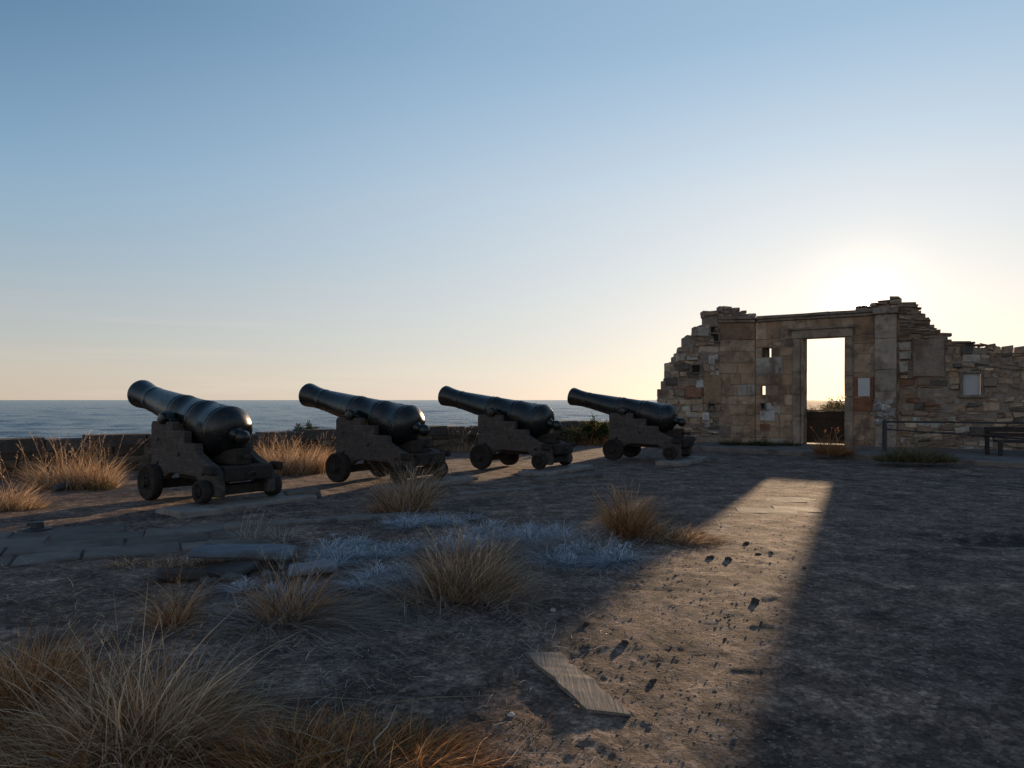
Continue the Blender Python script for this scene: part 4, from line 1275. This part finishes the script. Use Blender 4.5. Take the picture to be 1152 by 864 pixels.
# foreground
tuft('grass_tuft', 'dense russet tuft at the left edge of the foreground', 'grass', 20, 800, [(0, .05, .20, 1178, 0.527, .55, (-.05, 0), 0.0053, 0.72, 5), (.05, 0, .2, 434, 0.465, .9, (.2, 0), 0.0053, 0.81, 5)], 'rust', GG, (.12, 8, .42, (0, 0), .003))
tuft('grass_tuft', 'largest grass tuft in the left foreground with long arching straws', 'grass', 150, 850, [(0, .12, .22, 1209, 0.540, .75, (.02, .1), 0.0048, 0.81, 6), (.14, .1, .22, 558, 0.510, .8, (.6, .1), 0.0045, 0.90, 6), (-.2, .0, .28, 604, 0.480, .9, (-.4, 0), 0.0048, 0.90, 6), (0, 0, .12, 60, 0.930, .9, (.1, .1), 0.0061, 0.81, 7)], 'dry', GG, (.22, 30, .66, (-.05, .1), .0026),
     ([(.05, .02, .3, 418, 0.450, .9, (.3, .1), 0.0045, 0.90, 6), (-.28, -.1, .3, 325, 0.510, .9, (-.6, 0), 0.0048, 0.90, 6)], 'rust', 'russet_straw'))
BIG = [o for o in bpy.data.objects if o.get('label', '').startswith('largest grass tuft')][0]
def arching_straws():
    mb = MB(); p = BIG.location
    for dx, dy, r_, n_, h_, ln in ((0, .05, .22, 80, .90, (.1, .1)), (.05, 0, .25, 60, .95, (.7, .05)), (-.15, 0, .25, 50, .85, (-.6, 0)), (-.4, .35, .25, 50, .75, (-.1, .1))):
        blades(mb, (p.x + dx, p.y + dy), r_, n_, h_, 1.0, ln, .0062, 1.0, seg=9, curl=.35, tone=(.55, 1.0))
    mb.v = [(x - p.x, y - p.y, z - p.z) for x, y, z in mb.v]
    mb.build('arching_straws', M['dry'], BIG)
arching_straws()
tuft('grass_tuft', 'low tangled brown grass along the bottom edge', 'grass', 395, 862, [(0, 0, .28, 806, 0.320, 1.2, (.1, .1), 0.0052, 0.90, 5, .3), (.3, .02, .26, 620, 0.272, 1.2, (.5, 0), 0.0052, 0.90, 5, .35), (-.3, .02, .22, 558, 0.352, 1.0, (-.1, 0), 0.0052, 0.80, 5)], 'rust', GG, (.3, 10, .18, (.2, 0), .003),
     ([(.1, 0, .3, 310, 0.320, 1.2, (.5, .1), 0.0052, 1.00, 5, .3), (-.18, .05, .12, 161, 0.224, 1.0, (0, 0), 0.0066, 0.60, 4)], 'olive', 'green_blades'))
# by the ruin
tuft('grass_tuft', 'small golden tuft on the pavement before the doorway', 'grass', 934, 516, [(0, 0, .34, 900, .58, .8, (.1, 0), .011, .6), (.3, 0, .3, 300, .4, .9, (.2, 0), .011, .6)], 'rust', GG, (.2, 16, .7, (0, 0), .008), zf=.11)
tuft('grass_tuft', 'olive brown tuft on the pavement under the railing', 'grass', 1028, 524, [(0, 0, .5, 1000, .62, .9, (0, 0), .011, .7), (.5, 0, .4, 600, .42, 1.0, (.2, 0), .011, .7), (-.5, 0, .35, 500, .4, 1.0, (-.2, 0), .011, .7)], 'olive', GG, (.4, 14, .75, (0, 0), .009), zf=.1)
for (px, py, sx, lab) in ((838, 505, .9, 'dark weeds along the wall foot left of the doorway'), (872, 506, .6, 'short dark weeds at the wall foot just left of the jamb')):
    tuft('weed_patch', lab, 'weeds', px, py, [(-.4, 0, .35, 400, .35, .9, (0, 0), .012, .6), (.4, 0, .35, 400, .3, .9, (0, 0), .012, .6)], 'green', zf=.1)


# silver grey frosted stems
def frost(label, px, py, rx, ry, n, h, lean=(0, 0), flat=.3, w=.006):
    """silvery sub-shrub: several loose clumps of thin stems, some with small leaves"""
    rx *= 1.2; ry *= 1.15
    p = G(px, py); mb = MB(); z0 = hz(p.x, p.y)
    nc = max(7, int(rx * ry * 46)); n = int(n * 1.7)
    for c_ in range(nc):
        a = random.uniform(0, 2 * math.pi); rr = math.sqrt(random.random()) * random.uniform(.7, 1.15)
        bx, by = p.x + rx * rr * math.cos(a), p.y + ry * rr * math.sin(a)
        hh = h * random.uniform(.45, 1.25) * (1.1 - .45 * rr)
        leafy = random.random() < .45
        blades(mb, (bx, by), .075, int(n * .8 / nc), hh * 2.0, 1.5, (lean[0] + random.gauss(0, .3), lean[1] + random.gauss(0, .2)), w * 1.3, .8, seg=6, curl=.9, flat=flat * random.uniform(.3, 1.5), tone=(.0, 1.0))
        if leafy:
            for k in range(int(n * .7 / nc)):
                q = Vector((random.gauss(0, 1), random.gauss(0, 1), abs(random.gauss(0, .8)))).normalized() * hh * random.uniform(.35, 1.0)
                c = Vector((bx, by, hz(bx, by) + .01)) + q
                d1 = (q.normalized() + Vector((random.gauss(0, .5), random.gauss(0, .5), random.gauss(.2, .5)))).normalized() * random.uniform(.012, .03)
                d2 = d1.cross(Vector((random.gauss(0, 1), random.gauss(0, 1), 1))).normalized() * .0045
                t = random.uniform(.2, 1); n0 = len(mb.v)
                mb.v.extend([tuple(c - d1), tuple(c - d2), tuple(c + d1), tuple(c + d2)]); mb.f.append((n0, n0 + 1, n0 + 2, n0 + 3)); mb.c.extend([(t, t, t)] * 4)
    mb.v = [(x - p.x, y - p.y, z - z0) for x, y, z in mb.v]
    o = mb.build('frosted_plant', M['silver']); o.location = (p.x, p.y, z0)
    tag(o, label, 'plant', 'silver grey frosted plants in the middle of the yard')


random.seed(77)
frost('bluish grey frosted mound just before the brown tuft by the second cannon', 457, 592, .36, .30, 900, .20)
frost('flat frosted patch left of the tall grey brown tuft', 405, 622, .62, .36, 1300, .15)
frost('frosted low sprigs between the slab heap and the tall tuft', 300, 668, .34, .22, 500, .12)
frost('small frosted clump right of the mound before the second cannon', 512, 588, .35, .3, 600, .14)
frost('widest frosted mound with silver stems left of the russet tuft', 588, 605, .62, .48, 1700, .22)
frost('silver straw fan spilling forward at the foot of the russet tuft', 668, 628, .50, .28, 1100, .26, (-.15, -.5), .55, .005)
frost('frosted stems mixed with straw just left of the wide mound', 505, 618, .34, .3, 700, .18)
frost('sparse frosted stems left of the flat frosted patch near the slab heap', 355, 632, .36, .26, 600, .15)
frost('thin frosted stems at the left foot of the tall grey brown tuft', 440, 652, .42, .3, 700, .16)


# bushes
def bush(name, label, cat, x, y, z, rx, ry, h, n, mat, leaf=.03, group=None, stems=9):
    root = empty(name, (x, y, z)); tag(root, label, cat, group)
    b = MB(); mb = MB()
    for k in range(stems):
        a = random.uniform(0, 2 * math.pi); r = random.random() ** .5
        e = Vector((rx * r * math.cos(a), ry * r * math.sin(a), h * random.uniform(.6, 1.0) * (1 - .3 * r * r)))
        mid = e * .5 + Vector((random.gauss(0, .05), random.gauss(0, .05), .05 * h))
        b.tube([(0, 0, -.05), mid, e], [.02 * h + .004, .012 * h + .003, .003], 5, (.1, .08, .06))
        for i in range(n // stems):
            t = random.uniform(.3, 1.05); c = mid * 2 * t * (1 - t) + e * t * t + Vector((random.gauss(0, .12 * rx), random.gauss(0, .12 * ry), random.gauss(0, .10 * h)))
            c.z = max(c.z, .0)
            d1 = Vector((random.gauss(0, 1), random.gauss(0, 1), random.gauss(.2, .8))).normalized() * leaf * random.uniform(.6, 1.4)
            d2 = d1.cross(Vector((random.gauss(0, 1), random.gauss(0, 1), 1))).normalized() * leaf * .35
            tn = random.uniform(0, 1); n0 = len(mb.v)
            mb.v.extend([tuple(c - d1), tuple(c - d2), tuple(c + d1), tuple(c + d2)]); mb.f.append((n0, n0 + 1, n0 + 2, n0 + 3)); mb.c.extend([(tn, tn, tn)] * 4)
    b.build('stems', M['stone'], root); mb.build('foliage', M[mat], root)
    return root


random.seed(5)
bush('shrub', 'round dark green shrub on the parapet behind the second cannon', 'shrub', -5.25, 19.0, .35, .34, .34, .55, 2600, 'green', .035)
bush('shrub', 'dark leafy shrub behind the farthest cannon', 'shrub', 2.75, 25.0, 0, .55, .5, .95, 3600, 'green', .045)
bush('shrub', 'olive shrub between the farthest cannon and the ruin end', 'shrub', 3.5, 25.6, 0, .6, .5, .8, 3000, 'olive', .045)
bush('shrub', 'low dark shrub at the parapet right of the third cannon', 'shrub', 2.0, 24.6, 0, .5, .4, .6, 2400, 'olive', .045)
SBH = [(16.5, 45, 1.5), (18.2, 47, 1.9), (20.0, 46, 1.5), (21.5, 48, 1.7), (15.3, 48, 1.4), (19, 52, 1.6), (22.5, 51, 1.9), (17, 53, 1.6)]
for i, (x, y, h) in enumerate(SBH):
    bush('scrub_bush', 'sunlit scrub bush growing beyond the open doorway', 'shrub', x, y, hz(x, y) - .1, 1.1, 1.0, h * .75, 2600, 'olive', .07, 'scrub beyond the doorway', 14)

# bleached twigs in the foreground
def twig(label, pts, r, col=(.42, .37, .3)):
    P = [G(px, py, z) for px, py, z in pts]
    for p in P: p.z += hz(p.x, p.y)
    b = MB(); o = P[0].copy(); n = len(P)
    b.tube([p - o for p in P], [r * (1 - .6 * k / (n - 1)) for k in range(n)], 6, col)
    ob = b.build('twig', M['stone'], None, True); ob.location = o
    tag(ob, label, 'twig')


twig('bleached forked twig standing in the bottom edge grass', [(412, 862, .0), (424, 850, .03), (420, 832, .08), (436, 815, .11), (446, 792, .17)], .006)
twig('long thin straw stalk lying on the dirt left of the plank', [(430, 790, .03), (490, 783, .02), (560, 781, .012)], .003, (.3, .22, .14))
twig('pale crooked twig lying in the bottom edge grass', [(300, 862, .02), (345, 850, .05), (380, 842, .06), (410, 832, .07)], .005)
twig('grey curved stem across the lower left corner', [(0, 850, .02), (60, 855, .03), (150, 862, .03), (230, 868, .02)], .006, (.25, .23, .22))


# loose grit and straw litter: uncountable
def litter():
    mb = MB(); random.seed(3)
    for i in range(14000):
        y = 2.2 + 20 * random.random() ** 2.0; x = random.uniform(-.75, .75) * y
        if sea_side(x, y) > -1: continue
        r = random.uniform(.003, .009) * (1 + y * .06)
        if random.random() < .03: r *= 1.5
        if y < 5: r *= .6 + .08 * y
        k = random.uniform(.6, 2.2)
        z = hz(x, y)
        c = Vector((x, y, z + r * .25)); n0 = len(mb.v)
        a = random.uniform(0, 6.28)
        vs = []
        for q in range(5): vs.append((c.x + r * random.uniform(.7, 1.3) * math.cos(a + q * 1.257), c.y + r * random.uniform(.7, 1.3) * math.sin(a + q * 1.257), c.z - r * .2))
        vs.append((c.x + r * .2, c.y, c.z + r * random.uniform(.05, .25)))
        mb.v.extend(vs); mb.f.extend([(n0 + q, n0 + (q + 1) % 5, n0 + 5) for q in range(5)])
        mb.c.extend([(.14 * k, .115 * k, .095 * k)] * 6)
    tag(mb.build('grit', M['stone']), 'loose grit strewn over the dirt yard', 'grit', kind='stuff')
    mb = MB()
    for i in range(1700):
        px = random.gauss(400, 170); py = random.gauss(690, 75)
        if py < 560 or py > 900: continue
        if random.random() < .25: px, py = random.gauss(720, 60), random.gauss(622, 14)
        p = G(px, py)
        L = random.uniform(.03, .13)
        a = random.uniform(0, 6.28); d1 = Vector((math.cos(a), math.sin(a), 0))
        w_ = Vector((-d1.y, d1.x, 0)) * .0012
        z = hz(p.x, p.y) + .006; tn = random.random(); n0 = len(mb.v)
        q = p + d1 * L; zq = hz(q.x, q.y) + .008
        md = (p + q) / 2 + w_ * random.uniform(-5, 5); zm = max(hz(md.x, md.y) + .006, (z + zq) / 2)
        mb.v.extend([(p.x - w_.x, p.y - w_.y, z), (p.x + w_.x, p.y + w_.y, z + .002), (md.x + w_.x, md.y + w_.y, zm + .01), (md.x - w_.x, md.y - w_.y, zm + .008), (q.x, q.y, zq)])
        mb.f.extend([(n0, n0 + 1, n0 + 2, n0 + 3), (n0 + 3, n0 + 2, n0 + 4)]); mb.c.extend([(tn, tn, tn)] * 5)
    tag(mb.build('straw_litter', M['grey']), 'broken straws scattered on the dirt round the tufts', 'straw', kind='stuff')



def thatch():
    """low matted dead grass between the tufts"""
    random.seed(91)
    for mat, nm, lab, n, zones in (
            ('grey', 'dead_thatch', 'matted grey dead grass lying between the tufts at the left', 5200, ((120, 760, 150, 60), (330, 715, 130, 26), (300, 820, 190, 40), (520, 690, 70, 14), (470, 640, 110, 26), (620, 630, 70, 16))),
            ('dry', 'dead_grass', 'low straw coloured dead grass thinly covering the left foreground', 3600, ((90, 740, 130, 60), (260, 690, 150, 34), (380, 820, 130, 34), (40, 690, 90, 30), (700, 618, 60, 12), (440, 590, 60, 14)))):
        mb = MB()
        for i in range(n):
            cx, cy, sx, sy = random.choice(zones)
            px, py = random.gauss(cx, sx), random.gauss(cy, sy)
            if py < 575 or py > 960 or px > 800: continue
            Y = F * H / (py - HY); X = (px - CX) / F * Y
            if mnoise.noise((X * 1.6, Y * 1.6, 3.0)) < -.12: continue
            blades(mb, (X, Y), .012, 1, random.uniform(.08, .34), 1.4, (random.gauss(.25, .5), random.gauss(-.1, .4)), .0056, 1.0, seg=4, curl=.5, flat=random.uniform(.3, .9), tone=(0, 1))
        tag(mb.build(nm, M[mat]), lab, 'dead grass', kind='stuff')


thatch()


litter()
